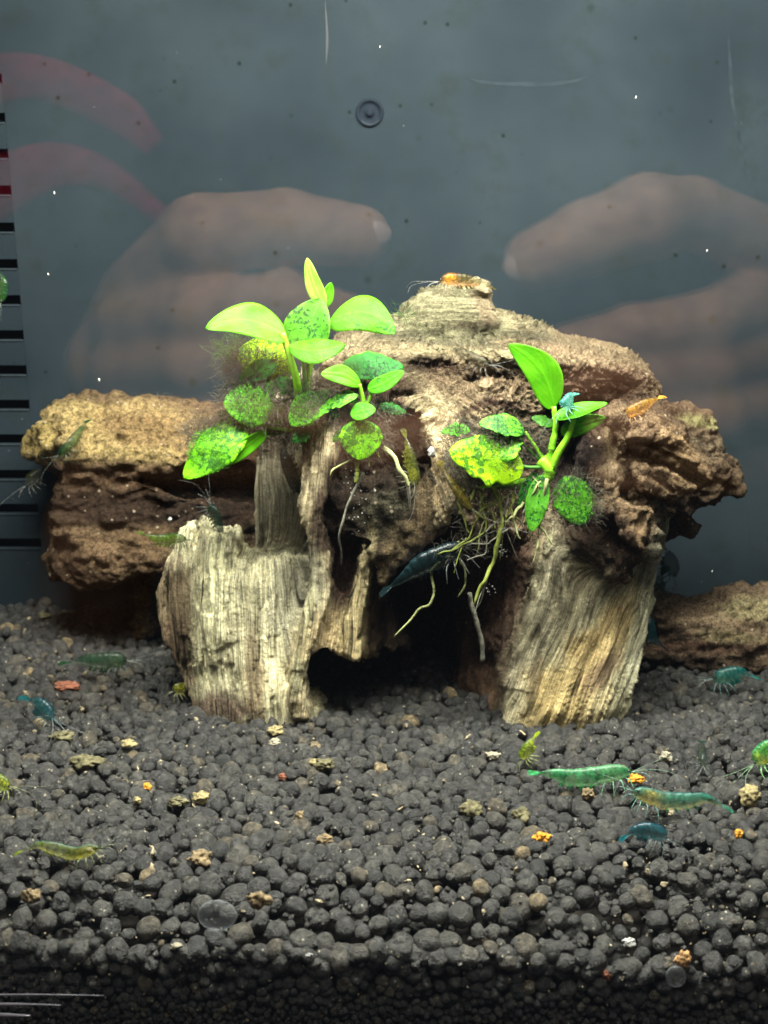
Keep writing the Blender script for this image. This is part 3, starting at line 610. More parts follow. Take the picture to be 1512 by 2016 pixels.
# fine dark silt under the pellets
m, nt, out, N = mat('silt'); tc = N('TexCoord')
principled(N, nt, out, ramp(N, nt, noise(N, nt, tc.outputs['Object'], 6, 6, .7), [(0.3, (0.008, 0.007, 0.007)), (0.7, (0.03, 0.026, 0.022))]), 0.9, 0.1)
SILT = m
nx, ny = 80, 60; X, Y = np.meshgrid(np.linspace(-15, 15, nx), np.linspace(GLASS + 0.22, 40.95, ny), indexing='ij')
Zt = soil_z(X, Y) - 0.80; Zt[:, 0] -= .2
V = np.stack([X, Y, Zt], -1).reshape(-1, 3); i, j = np.meshgrid(np.arange(nx - 1), np.arange(ny - 1), indexing='ij'); a = (i * ny + j).ravel()
F = np.stack([a, a + ny, a + ny + 1, a + 1], 1)
Vf = np.stack([X[:, 0], Y[:, 0], Zt[:, 0] * 0 - 4.2], 1); nb = len(V); ii = np.arange(nx - 1)
F2 = np.stack([ii * ny, nb + ii, nb + ii + 1, (ii + 1) * ny], 1)
link('silt', mesh('silt', np.concatenate([V, Vf]) - off, np.concatenate([F, F2]), SILT), soil)
# ------------------------------------------------------------ the tank: rear panel, slotted panel, front pane
m, nt, out, N = mat('rear_panel_paint'); tc = N('TexCoord'); vec = tc.outputs['Object']
n1 = noise(N, nt, vec, 0.22, 3, 0.5); n2 = noise(N, nt, vec, 0.9, 6, 0.7); n3 = noise(N, nt, vec, 55, 2, 0.6)
c = ramp(N, nt, n1, [(0.35, (0.0095, 0.0155, 0.0205)), (0.65, (0.0175, 0.0255, 0.0315))])
c = mixc(N, nt, ramp(N, nt, n2, [(0.52, 0.0), (0.74, 0.55)]), c, (0.009, 0.0135, 0.0105))
c = mixc(N, nt, 1.0, c, ramp(N, nt, n3, [(0.3, 0.86), (0.7, 1.14)]), 'MULTIPLY')
def dots(scale, lo, hi, thr, colr, c, amt, chan=0):
    v = N('TexVoronoi'); v.inputs['Scale'].default_value = scale; nt.links.new(vec, v.inputs['Vector'])
    sc_ = N('SeparateColor'); nt.links.new(v.outputs['Color'], sc_.inputs[0])
    a = ramp(N, nt, v.outputs['Distance'], [(lo, 1.0), (hi, 0.0)]); b = ramp(N, nt, sc_.outputs[chan], [(thr, 0.0), (thr + 0.05, amt)])
    mm = N('Math', operation='MULTIPLY'); nt.links.new(a, mm.inputs[0]); nt.links.new(b, mm.inputs[1])
    return mixc(N, nt, mm.outputs[0], c, colr)
c = dots(1.5, 0.05, 0.11, 0.35, (0.003, 0.008, 0.006), c, 0.9); c = dots(0.8, 0.05, 0.12, 0.6, (0.005, 0.011, 0.008), c, 0.6, 1)
c = dots(2.2, 0.02, 0.045, 0.8, (0.12, 0.13, 0.13), c, 0.8, 2)
principled(N, nt, out, c, 0.7, 0.08); PANEL = m
def flatmat(name, colr, rough=0.5, spec=0.4, nz=0.15, scale=6, **kw):
    m, nt, out, N = mat(name); tc = N('TexCoord')
    n = noise(N, nt, tc.outputs['Object'], scale, 4, 0.6)
    c = mixc(N, nt, 1.0, colr, ramp(N, nt, n, [(0.3, 1 - nz), (0.7, 1 + nz)]), 'MULTIPLY')
    principled(N, nt, out, c, rough, spec, **kw); return m
wall = empty('rear_panel', (0, WALLY, 0), 'tall blue grey rear panel of the tank speckled with dark algae dots', 'tank panel')
def rel(V, o): return np.asarray(V) - np.array(o.location)
def add(parent, name, V, F, m, smooth=False, **k): return link(name, mesh(name, rel(V, parent), F, m, smooth, **k), parent)
def addsub(part, name, V, F, m, smooth=False, **k): return link(name, mesh(name, rel(V, part.parent), F, m, smooth, **k), part)

# the round moulded hole in the panel
hc = PV(728, 222, WALLY - 0.02); a = np.linspace(0, 2 * np.pi, 40, endpoint=False)
prof = [(0.36, 0.0), (0.335, -0.06), (0.29, -0.05), (0.27, 0.02 - 0.01), (0.10, -0.005), (0.09, -0.06), (0.05, -0.08), (0.0, -0.08)]
V = np.concatenate([np.stack([hc.x + r * np.cos(a), np.full(40, hc.y + y), hc.z + r * np.sin(a)], 1) for r, y in prof])
i, j = np.meshgrid(np.arange(len(prof) - 1), np.arange(40), indexing='ij'); F = np.stack([i * 40 + j, (i + 1) * 40 + j, (i + 1) * 40 + (j + 1) % 40, i * 40 + (j + 1) % 40], -1).reshape(-1, 4)
RIM = flatmat('dark_plastic', (0.008, 0.012, 0.018), 0.8, 0.1)
cc = np.repeat([[1.], [1.], [1.], [0], [0], [0], [1], [1]], 40, 0)
mh = add(wall, 'moulded_hole', V, F, RIM, True)
t = [(PV(728, 222, WALLY - .05) + Vector((0.30 * math.cos(q), 0, 0.30 * math.sin(q)))) for q in np.linspace(-2.4, -0.7, 14)]
V, F = tubes([(np.array(t), 0.022)]); addsub(mh, 'hole_lip', V, F, flatmat('pale_lip', (0.05, 0.062, 0.072)), True)
# faint scrape marks that lie on the panel
SCR = flatmat('scrape', (0.016, 0.0235, 0.029), 0.7, 0.08, nz=0.3, scale=2)
def strip(name, pts, w, m, Y=WALLY - 0.006):
    p = spline([P(x, y, Y) for x, y in pts], 24); t = np.gradient(p, axis=0); nrm = np.stack([-t[:, 2], 0 * t[:, 0], t[:, 0]], 1); nrm /= np.linalg.norm(nrm, axis=1)[:, None]
    ww = w * np.sin(np.linspace(0.05, np.pi - 0.05, 24))[:, None] * (1 + 0.3 * fbm(p * 2, 2))[:, None]
    A, B = p - nrm * ww, p + nrm * ww; V = np.concatenate([A, B, A + (0, .005, 0), B + (0, .005, 0)]); k = np.arange(23)
    F = np.concatenate([np.stack([k, k + 1, k + 25, k + 24], 1), np.stack([k + 48, k + 72, k + 73, k + 49], 1)]); add(wall, name, V, F, m)
strip('scrape_mark', [(1432, 30), (1437, 120), (1445, 220), (1470, 330), (1500, 400)], 0.05, SCR)
strip('scrape_mark', [(910, 150), (960, 163), (1060, 166), (1130, 160), (1180, 140)], 0.05, SCR)
strip('scrape_mark', [(640, 0), (644, 70), (642, 130)], 0.03, flatmat('scrape_dull', (0.009, 0.0135, 0.017)))
# slotted panel of the corner filter box
slotp = empty('slotted_filter_panel', PV(0, 1200, 39.6), 'dark slotted side panel of the filter box in the left rear corner', 'filter panel')
SLAT = PANEL; EDGE = flatmat('slat_edge', (0.025, 0.033, 0.040), 0.6, .1); BLK = flatmat('black_void', (0.004, 0.006, 0.010), 0.8, .1)
ys = [8, 78, 155, 232, 303, 375, 448, 520, 591, 660, 729, 797, 865, 935, 1002, 1070]
xe = lambda y: 4 + (y - 155) * 0.085
YS = WALLY + 0.01
def zy(y): return P(0, y, YS)[2]
xa, xb = P(xe(1180), 1180, YS)[0], P(xe(-260), -260, YS)[0]
def slab(x0a, x0b, x1a, x1b, y0, y1, z0, z1):
    V = np.array([(x0a, y0, z0), (x1a, y0, z0), (x1b, y0, z1), (x0b, y0, z1), (x0a, y1, z0), (x1a, y1, z0), (x1b, y1, z1), (x0b, y1, z1)])
    return V, np.array([(0, 1, 2, 3), (4, 7, 6, 5), (0, 4, 5, 1), (2, 6, 7, 3), (1, 5, 6, 2), (0, 3, 7, 4)])
V, F = slab(-17, -17, xa, xb, YS + .36, YS + .39, zy(1190), zy(-260)); add(slotp, 'back_plate', V, F, BLK)
edges = [0] + ys + [1190]
for k in range(len(edges) - 1):
    y0 = edges[k] + (10 if k else -260); y1 = edges[k + 1] - (10 if k < len(edges) - 2 else 0)
    zt, zb = zy(y0), zy(y1); xr = P(xe((y0 + y1) / 2), (y0 + y1) / 2, YS)[0]
    V, F = box(-17, xr, YS, YS + 0.30, zb, zt); o = add(slotp, 'slat', V, F, SLAT)
    V, F = box(-17, xr - 0.04, YS - 0.03, YS + 0.03, zt - 0.015, zt + 0.02); addsub(o, 'slat_lip', V, F, EDGE)
V, F = slab(xa, xb, 24, 24, WALLY, WALLY + .5, zy(1190), zy(-260)); add(wall, 'panel_sheet', V, F, PANEL)
V, F = box(-17, 24, WALLY + .003, WALLY + .5, -4.5, zy(1190) - .002); add(wall, 'lower_panel', V, F, PANEL)

# front pane: clear glass that mirrors whoever stands before it
m, nt, out, N = mat('tank_glass'); tr = N('BsdfTransparent'); tr.inputs[0].default_value = (0.97, 0.99, 0.985, 1)
gl = N('BsdfGlossy'); gl.inputs['Roughness'].default_value = 0.012; mx = N('MixShader')
lw = N('LayerWeight'); lw.inputs[0].default_value = 0.5; pw = N('Math', operation='POWER'); pw.inputs[1].default_value = 5.0; nt.links.new(lw.outputs['Facing'], pw.inputs[0])
sch = N('Math', operation='MULTIPLY_ADD'); sch.inputs[1].default_value = 0.96; sch.inputs[2].default_value = 0.04; nt.links.new(pw.outputs[0], sch.inputs[0]); nt.links.new(sch.outputs[0], mx.inputs[0]); nt.links.new(tr.outputs[0], mx.inputs[1]); nt.links.new(gl.outputs[0], mx.inputs[2]); nt.links.new(mx.outputs[0], out.inputs[0]); GL = m
V, F = box(-24, 24, GLASS - 0.5, GLASS, -4.5, 22); pane = link('front_pane', mesh('front_pane', V, F, GL, False))
tag(pane, 'clear front glass pane of the tank mirroring two hands', 'glass pane')
# ------------------------------------------------------------ leaves, stems, roots, algae
def leaf_mat(name, a, b, algae=0.0, algc=(0.010, 0.05, 0.012), ascale=5.0, trans=0.45, vein=0.4):
    m, nt, out, N = mat(name); tc = N('TexCoord'); vec = tc.outputs['Object']
    uv = N('UVMap', uv_map='uv'); sx = N('SeparateXYZ'); nt.links.new(uv.outputs[0], sx.inputs[0])
    n = noise(N, nt, vec, 2.2, 4, 0.6)
    c = mixc(N, nt, ramp(N, nt, n, [(0.35, 0.0), (0.65, 1.0)]), a, b)
    # veins: midrib and curved side ribs, from the leaf's own uv
    ab = N('Math', operation='ABSOLUTE'); nt.links.new(sx.outputs[1], ab.inputs[0])
    mid = ramp(N, nt, ab.outputs[0], [(0.0, 1.0), (0.05, 0.5), (0.10, 0.0)])
    m1 = N('Math', operation='MULTIPLY_ADD'); nt.links.new(ab.outputs[0], m1.inputs[0]); m1.inputs[1].default_value = -0.55; nt.links.new(sx.outputs[0], m1.inputs[2])
    m2 = N('Math', operation='MULTIPLY'); nt.links.new(m1.outputs[0], m2.inputs[0]); m2.inputs[1].default_value = 42.0
    sn = N('Math', operation='SINE'); nt.links.new(m2.outputs[0], sn.inputs[0])
    ribs = ramp(N, nt, sn.outputs[0], [(0.80, 0.0), (1.0, 0.5)])
    mx_ = N('Math', operation='MAXIMUM'); nt.links.new(mid, mx_.inputs[0]); nt.links.new(ribs, mx_.inputs[1])
    mv = N('Math', operation='MULTIPLY'); nt.links.new(mx_.outputs[0], mv.inputs[0]); mv.inputs[1].default_value = vein
    c = mixc(N, nt, mv.outputs[0], c, tuple(min(1, x * 1.5 + 0.006) for x in b))
    edge = ramp(N, nt, ab.outputs[0], [(0.88, 0.0), (1.0, 0.5)]); c = mixc(N, nt, edge, c, (0.17, 0.45, 0.02))
    bn = None
    if algae > 0:
        k1 = noise(N, nt, vec, ascale * 2.4, 3, 0.75); k2 = noise(N, nt, vec, ascale * 0.35, 2, 0.5)
        ad = N('Math', operation='MULTIPLY_ADD'); nt.links.new(k2, ad.inputs[0]); ad.inputs[1].default_value = 0.7; nt.links.new(k1, ad.inputs[2])
        t0 = 1.065 - 0.20 * algae
        f = ramp(N, nt, ad.outputs[0], [(t0 - 0.02, 0.0), (t0 + 0.05, 0.88)]); c = mixc(N, nt, f, c, algc)
        bn = bump(N, nt, k1, 0.6, 0.03)
    n3 = noise(N, nt, vec, 14, 3, 0.6); bn = bump(N, nt, n3, 0.25, 0.02, bn)
    p = N('BsdfPrincipled'); nt.links.new(c, p.inputs['Base Color']); p.inputs['Roughness'].default_value = 0.45; p.inputs['Specular IOR Level'].default_value = 0.25
    nt.links.new(bn, p.inputs['Normal'])
    t = N('BsdfTranslucent'); tcx = mixc(N, nt, 1.0, c, (1.2, 1.4, 0.7), 'MULTIPLY'); nt.links.new(tcx, t.inputs[0])
    mx = N('MixShader'); mx.inputs[0].default_value = trans; nt.links.new(p.outputs[0], mx.inputs[1]); nt.links.new(t.outputs[0], mx.inputs[2]); nt.links.new(mx.outputs[0], out.inputs[0]); return m
LIME = leaf_mat('leaf_lime', (0.058, 0.28, 0.002), (0.095, 0.35, 0.003), 0.0, vein=.5)
PALEL = leaf_mat('leaf_new', (0.32, 0.52, 0.07), (0.40, 0.56, 0.11), 0.0)
GREEN = leaf_mat('leaf_green', (0.045, 0.24, 0.003), (0.085, 0.32, 0.006), 0.45, (0.012, 0.10, 0.01), 6, .4)
MID = leaf_mat('leaf_mid', (0.045, 0.23, 0.010), (0.09, 0.31, 0.020), 0.75, (0.006, 0.055, 0.012), 5, .35)
DEEP = leaf_mat('leaf_deep', (0.012, 0.17, 0.012), (0.025, 0.25, 0.02), 0.9, (0.004, 0.03, 0.008), 5, .3)
ALG = leaf_mat('leaf_algae_lime', (0.13, 0.46, 0.004), (0.22, 0.56, 0.006), 1.0, (0.012, 0.11, 0.006), 4.2, .35)
ALGG = leaf_mat('leaf_algae_green', (0.08, 0.36, 0.012), (0.13, 0.43, 0.02), 1.1, (0.008, 0.075, 0.012), 5.2, .3)
YEL = leaf_mat('leaf_algae_yellow', (0.25, 0.48, 0.005), (0.36, 0.56, 0.008), 0.95, (0.02, 0.14, 0.008), 3.6, .35)
STEM = flatmat('stem', (0.20, 0.50, 0.02), 0.4, 0.3, 0.25, 8, Subsurface_Weight=0.0)
STEMD = flatmat('stem_dark', (0.05, 0.16, 0.02), 0.5, 0.3, 0.35, 8)
ROOT = flatmat('root_pale', (0.24, 0.26, 0.11), 0.7, 0.2, 0.4, 9); ROOTG = flatmat('root_green', (0.17, 0.20, 0.04), 0.7, 0.2, 0.5, 6); ROOTW = flatmat('root_grey', (0.17, 0.165, 0.13), 0.8, 0.1, 0.5, 8)
FUZZ = flatmat('algae_hair', (0.10, 0.09, 0.07), 0.9, 0.05, 0.3, 3); FUZZG = flatmat('algae_hair_green', (0.035, 0.085, 0.02), 0.9, 0.05, 0.3, 3)
STEMB = flatmat('algae_bright', (0.09, 0.34, 0.02), .8, .1, .3, 5)
rl = np.random.RandomState(5)
def leaf(parent, b, t, wpx, m, yb, yt, nrm=(0, -0.75, 0.65), cup=0.25, arch=0.2, tipw=0.9, skew=0.0, wave=0.04, fold=0.0, curl=0.0, label=None, rag=0.0):
    """b, t: base and tip in photo pixels; yb, yt their depths; the blade spreads across the normal hint"""
    B, T = P(b[0], b[1], yb), P(t[0], t[1], yt); ax = T - B; L = np.linalg.norm(ax); ax = ax / L
    n = np.array(nrm, float); n -= ax * (n @ ax); n /= np.linalg.norm(n); sd = np.cross(ax, n)
    W_ = wpx * PXCM * 0.5; ns, ntt = 30, 15; s = np.linspace(0, 1, ns)[:, None]; v = np.linspace(-1, 1, ntt)[None]
    prof = (np.sin(np.pi * s ** (0.80 * tipw)) ** 0.62); prof[0] = 0.10; prof[-1] = 0.015
    prof = prof * (1 + 0 * v)
    if rag: prof = prof * (1 + rag * vn(np.stack([s * 9 + 0 * v, np.sign(v) + 0 * s, 0 * s * v], -1)))
    w = W_ * prof * v
    hgt = arch * L * (np.sin(np.pi * s)) + cup * W_ * (np.abs(v) ** 1.6) * prof - fold * W_ * np.abs(v) * prof + wave * W_ * np.sin(s * 11 + v * 2.2 + rl.rand() * 6) * np.abs(v) ** 2
    hgt = hgt - curl * L * np.clip(s - 0.72, 0, 1) ** 2 * 8
    sk = skew * L * np.sin(np.pi * s)
    C = B + ax * (s * L)[..., None] * 1 + n * hgt[..., None] + sd * (w + sk)[..., None]
    C = C + n * (0.012 * fbm(C * 5, 2))[..., None]
    th = 0.014 * (1 - 0.75 * np.abs(v) ** 3) + 0.012 * np.exp(-(v / 0.08) ** 2) + 0 * s
    top, bot = C + n * th[..., None], C - n * th[..., None]
    V = np.concatenate([top.reshape(-1, 3), bot.reshape(-1, 3)]); o = ns * ntt
    i, j = np.meshgrid(np.arange(ns - 1), np.arange(ntt - 1), indexing='ij'); a = (i * ntt + j).ravel(); q = np.stack([a, a + 1, a + ntt + 1, a + ntt], 1)
    rim = []
    k = np.arange(ns - 1)
    rim += [np.stack([k * ntt, (k + 1) * ntt, (k + 1) * ntt + o, k * ntt + o], 1), np.stack([(k + 1) * ntt + ntt - 1, k * ntt + ntt - 1, k * ntt + ntt - 1 + o, (k + 1) * ntt + ntt - 1 + o], 1)]
    k = np.arange(ntt - 1); rim += [np.stack([k + 1, k, k + o, k + 1 + o], 1), np.stack([(ns - 1) * ntt + k, (ns - 1) * ntt + k + 1, (ns - 1) * ntt + k + 1 + o, (ns - 1) * ntt + k + o], 1)]
    F = np.concatenate([q, q[:, ::-1] + o] + rim)
    uv = np.stack([s + 0 * v, v + 0 * s], -1).reshape(-1, 2); uv = np.concatenate([uv, uv])
    o_ = add(parent, 'leaf', V, F, m, True, uv=uv)
    if label: o_['label'] = label
    return C
def stem(parent, name, pts, r0, r1, m, Y, n=14, label=None):
    """pts: pixels or (px, py, depth)"""
    q = spline([P(p[0], p[1], p[2] if len(p) > 2 else Y) for p in pts], n); 
    V, F = tubes([(q, np.linspace(r0, r1, n))], 8); o = add(parent, name, V, F, m, True)
    if label: o['label'] = label
    return q
def rootlet(parent, pts, r0, m, Y, kink=0.03, n=22):
    q = spline([P(p[0], p[1], p[2] if len(p) > 2 else Y) for p in pts], n); q = q + kink * np.stack([fbm(q * 3 + 9, 2), fbm(q * 3 + 19, 2), fbm(q * 3 + 29, 2)], 1)
    r = np.linspace(r0, r0 * 0.55, n) * (1 + 0.28 * vn(q * 7)); r[-1] *= 0.4
    V, F = tubes([(q, r)], 7); add(parent, 'root', V, F, m, True)
def fuzz(parent, name, spots, n, L, m, seed=0, r=0.0045, lift=(0, -0.25, 0.25)):
    """hair algae: fine tapered filaments with three bends; spots = (px, py, depth, radius px x, radius px y)"""
    R_ = np.random.RandomState(seed); A = np.zeros((0, 3)); 
    tot = sum(s[3] * s[4] for s in spots); V_, F_ = [], []; c = 0
    for (x, y, Y, rx, ry) in spots:
        k = max(8, int(n * rx * ry / tot)); a = R_.uniform(0, 2 * np.pi, k); d = np.sqrt(R_.rand(k)); ox, oy = np.cos(a) * d, np.sin(a) * d
        B = P(x + ox * rx, y + oy * ry, Y + R_.uniform(-0.12, 0.12, k))
        dr = np.stack([ox * 1.0, R_.uniform(-.8, .3, k), -oy * 1.0], 1) + R_.randn(k, 3) * 0.55 + np.array(lift); dr /= np.linalg.norm(dr, axis=1)[:, None]
        ln = L * R_.uniform(0.4, 1.2, k)[:, None]
        pts = [B]; 
        for q in range(3): dr = dr + R_.randn(k, 3) * 0.35; dr /= np.linalg.norm(dr, axis=1)[:, None]; pts.append(pts[-1] + dr * ln / 3)
        sd = np.cross(dr, R_.randn(k, 3)); sd /= np.linalg.norm(sd, axis=1)[:, None] + 1e-9; s2 = np.cross(dr, sd)
        rad = [r, r * .9, r * .7, r * 0.25]
        ring = np.stack([np.stack([p + rr * (math.cos(t) * sd + math.sin(t) * s2) for t in (0, 2.09, 4.19)], 1) for p, rr in zip(pts, rad)], 1)  # k,4,3,3
        V_.append(ring.reshape(-1, 3)); base = (np.arange(k) * 12)[:, None] + c
        for lv in range(3):
            for e in range(3):
                f = (e + 1) % 3; F_.append(np.concatenate([base + lv * 3 + e, base + lv * 3 + f, base + lv * 3 + 3 + f, base + lv * 3 + 3 + e], 1))
        c += k * 12
    o = add(parent, name, np.concatenate(V_), np.concatenate(F_), m, True); tag(o, kind='stuff')

UP = (0, -0.55, 0.85); FR = (0, -0.95, 0.3); TOP = (0, -0.30, 0.95)
# ---------------- tall plant on the left
pl = empty('anubias_plant', PV(592, 800, 32.7), 'tall bright green anubias with broad leaves growing above the left side of the stump', 'water plant', 'anubias plants on the stump')
Y = 32.4
leaf(pl, (564, 660), (405, 644), 76, LIME, 32.4, 31.8, (0.05, -0.8, 0.6), 0.12, 0.02, 0.80, 0.14, curl=0.03, label='lime leaf with a curled tip pointing left')
leaf(pl, (588, 692), (632, 588), 92, MID, 32.5, 32.7, (-0.1, -0.9, 0.4), 0.15, 0.03, 0.95, label='oval speckled upright leaf')
leaf(pl, (648, 632), (780, 655), 78, GREEN, 32.7, 32.3, (-0.1, -0.85, 0.55), -0.1, 0.06, 0.95, -0.20, label='broad green leaf arching to the right')
leaf(pl, (640, 606), (604, 508), 38, PALEL, 32.7, 32.9, (-0.5, -0.8, 0.1), 0.2, 0.02, 0.9, -0.03, curl=0.01, label='pale new leaf standing upright')
leaf(pl, (636, 606), (652, 556), 28, LIME, 32.8, 32.9, (0.5, -0.8, 0.1), 0.2, 0.0, 1.0)
leaf(pl, (568, 684), (680, 680), 56, GREEN, 32.2, 32.0, (0.1, -0.8, 0.7), -0.1, 0.05, 1.15, 0.12, label='green leaf bending down to the right')
leaf(pl, (672, 730), (795, 722), 62, DEEP, 33.3, 33.6, (0, -0.8, 0.6), 0.1, 0.06, 0.9, -.02, rag=.1, label='dark algae covered leaf lying on the wood')
leaf(pl, (566, 748), (472, 684), 104, YEL, 33.0, 33.3, (0, -0.9, 0.3), 0.1, 0.04, 1.05, rag=0.25, label='yellow green leaf behind the stems with dark blotches')
leaf(pl, (545, 716), (470, 752), 42, DEEP, 32.8, 32.6, (0.1, -0.8, 0.5), 0.2, 0.06, 1.0)
leaf(pl, (540, 800), (440, 792), 92, ALGG, 32.6, 32.3, (0, -0.92, 0.4), -0.1, 0.03, 1.05, rag=0.06, label='round pale green leaf speckled with algae')
leaf(pl, (480, 828), (362, 942), 84, ALG, 32.5, 31.9, (-0.3, -0.9, 0.3), -0.15, 0.04, 0.95, -0.02, rag=0.05, label='large lime leaf blotched with algae drooping to the lower left')
leaf(pl, (525, 848), (398, 932), 34, LIME, 32.55, 32.05, (0.6, -0.6, 0.1), 0.3, 0.05, 0.9)
leaf(pl, (632, 778), (572, 838), 60, ALGG, 32.6, 32.4, (0, -0.95, 0.3), 0.1, 0.04, 1.0, rag=0.12)
leaf(pl, (520, 850), (590, 842), 30, DEEP, 32.9, 32.9, (0, -0.8, 0.6), 0.1, 0.06, 1.0)
for b_, t_, w_, m_ in [((575, 775), (545, 745), 34, DEEP), ((600, 800), (650, 770), 30, MID), ((560, 830), (520, 800), 40, ALGG), ((610, 850), (575, 870), 28, DEEP), ((470, 840), (430, 812), 36, MID), ((548, 760), (508, 775), 30, ALGG), ((640, 800), (668, 822), 26, DEEP)]:
    leaf(pl, b_, t_, w_, m_, 32.75, 32.6, (rl.uniform(-.3, .3), -0.9, 0.4), 0.1, 0.06, 1.0, rag=.25)
stem(pl, 'petiole', [(588, 790, 32.7), (584, 750, 32.5), (570, 700, 32.35), (556, 655, 32.3)], 0.10, 0.062, STEM, Y)
stem(pl, 'petiole', [(596, 785, 32.75), (600, 740, 32.7), (592, 690, 32.5)], 0.06, 0.04, STEMD, Y)
stem(pl, 'petiole', [(604, 780, 32.8), (612, 720, 32.8), (634, 670, 32.8), (650, 630, 32.7)], 0.06, 0.045, STEM, Y)
stem(pl, 'petiole', [(600, 780, 32.9), (610, 700, 32.9), (636, 604, 32.8)], 0.05, 0.035, STEMD, Y)
stem(pl, 'petiole', [(585, 780, 32.9), (520, 800, 32.7)], 0.04, 0.035, STEMD, Y)
stem(pl, 'petiole', [(596, 850, 32.9), (540, 842, 32.7), (480, 828, 32.5)], 0.045, 0.04, STEM, Y)
stem(pl, 'petiole', [(596, 790, 32.8), (625, 790, 32.7)], 0.04, 0.03, STEMD, Y)
stem(pl, 'rhizome', [(560, 800, 33.1), (600, 808, 33.0), (640, 790, 33.1)], 0.14, 0.12, STEMD, Y)
fuzz(pl, 'hair_algae', [(560, 790, 32.8, 60, 40), (440, 850, 32.7, 70, 20), (590, 860, 33.0, 50, 24), (500, 730, 33, 60, 40), (500, 845, 32.8, 80, 22), (490, 795, 32.5, 62, 46), (610, 780, 32.6, 50, 36), (400, 850, 32.4, 36, 26)], 5200, 0.42, FUZZ, 1)
fuzz(pl, 'hair_algae_tuft', [(450, 690, 32.9, 22, 14), (480, 668, 33, 22, 14), (500, 760, 33, 30, 14), (800, 622, 33.6, 14, 8), (590, 820, 32.8, 50, 20)], 800, 0.5, FUZZG, 2)

fuzz(pl, 'algae_film', [(490, 795, 32.25, 42, 34), (415, 885, 32.0, 44, 46), (600, 812, 32.4, 26, 26), (515, 712, 32.9, 44, 30), (730, 735, 33.2, 50, 24), (505, 735, 32.6, 30, 18)], 1300, 0.10, FUZZG, 12, .004)
fuzz(pl, 'algae_film_bright', [(490, 795, 32.25, 42, 34), (410, 890, 32.0, 40, 44), (600, 812, 32.4, 26, 26)], 1500, 0.08, STEMB, 13, .005)
# ---------------- small plant in the middle
pc = empty('anubias_plant', PV(715, 830, 31.9), 'small anubias with two little lime leaves at the centre of the stump', 'water plant', 'anubias plants on the stump')
leaf(pc, (710, 758), (631, 736), 40, LIME, 31.9, 31.7, (0, -0.85, 0.55), 0.1, 0.04, 1.1, 0.10)
leaf(pc, (724, 768), (796, 730), 34, GREEN, 31.9, 31.8, (0, -0.85, 0.6), 0.12, 0.03, 0.95, 0.06)
leaf(pc, (690, 815), (740, 806), 38, GREEN, 31.7, 31.6, (0, -0.8, 0.6), 0.1, 0.04, 1.0)
leaf(pc, (712, 826), (710, 906), 82, ALG, 31.75, 31.65, (0, -0.97, 0.2), -0.1, 0.03, 1.02, rag=0.05, label='round lime leaf blotched with dark algae')
leaf(pc, (640, 800), (706, 778), 26, ALGG, 31.9, 31.8, (0, -0.8, 0.6), 0.3, 0.10, 1.0, 0.05, rag=.2)
leaf(pc, (670, 790), (612, 830), 16, ALGG, 31.9, 31.9, (0, -0.8, 0.6), 0.3, 0.10, 1.0, rag=.3)
leaf(pc, (745, 800), (800, 812), 24, DEEP, 32.1, 32.2, (0, -0.8, 0.6), 0.1, 0.05, 1.0, rag=.2)
leaf(pc, (690, 838), (655, 870), 22, MID, 31.95, 31.9, (0, -0.9, 0.4), 0.1, 0.05, 1.0, rag=.2)
leaf(pc, (702, 790), (672, 772), 24, MID, 32, 31.9, (0, -0.8, 0.6), 0.1, 0.05, 1.0)
stem(pc, 'petiole', [(718, 806, 31.95), (714, 784, 31.95), (707, 756, 31.9)], 0.06, 0.045, STEM, 31.9)
stem(pc, 'petiole', [(720, 800, 31.95), (730, 780, 31.95), (728, 764, 31.9)], 0.045, 0.035, STEM, 31.9)
stem(pc, 'rhizome', [(690, 835, 32.1), (715, 815, 32.1), (740, 820, 32.2)], 0.10, 0.09, STEMD, 31.9)
for pts, r, m in [([(756, 880, 31.9), (776, 900, 31.7), (788, 925, 31.6), (800, 942, 31.6), (806, 960, 31.6)], .055, ROOT), ([(804, 950, 31.7), (806, 975, 31.7), (808, 1008, 31.8)], .04, ROOTW),
                  ([(690, 905, 31.9), (668, 918, 31.8), (655, 928, 31.7), (651, 938, 31.7)], .026, ROOT), ([(702, 895, 31.9), (704, 925, 31.8), (700, 950, 31.8)], .06, ROOTG),
                  ([(715, 930, 31.9), (700, 960, 31.9), (686, 990, 31.9), (676, 1020, 31.9), (667, 1052, 31.95), (670, 1085, 32.2), (672, 1115, 32.6)], .034, ROOTW), ([(726, 898, 31.9), (726, 920, 31.8)], .03, ROOT), ([(742, 890, 31.9), (748, 900, 31.8)], .03, ROOTG)]:
    rootlet(pc, pts, r, m, 31.8)
fuzz(pc, 'hair_algae', [(712, 850, 31.9, 50, 46), (690, 800, 32, 60, 20), (750, 850, 32.1, 20, 40), (640, 800, 32.0, 30, 24), (760, 810, 32.0, 36, 18)], 2000, 0.30, FUZZ, 3)

fuzz(pc, 'algae_film', [(712, 868, 31.6, 36, 34), (660, 790, 31.8, 30, 12)], 450, 0.08, FUZZG, 14, .004)
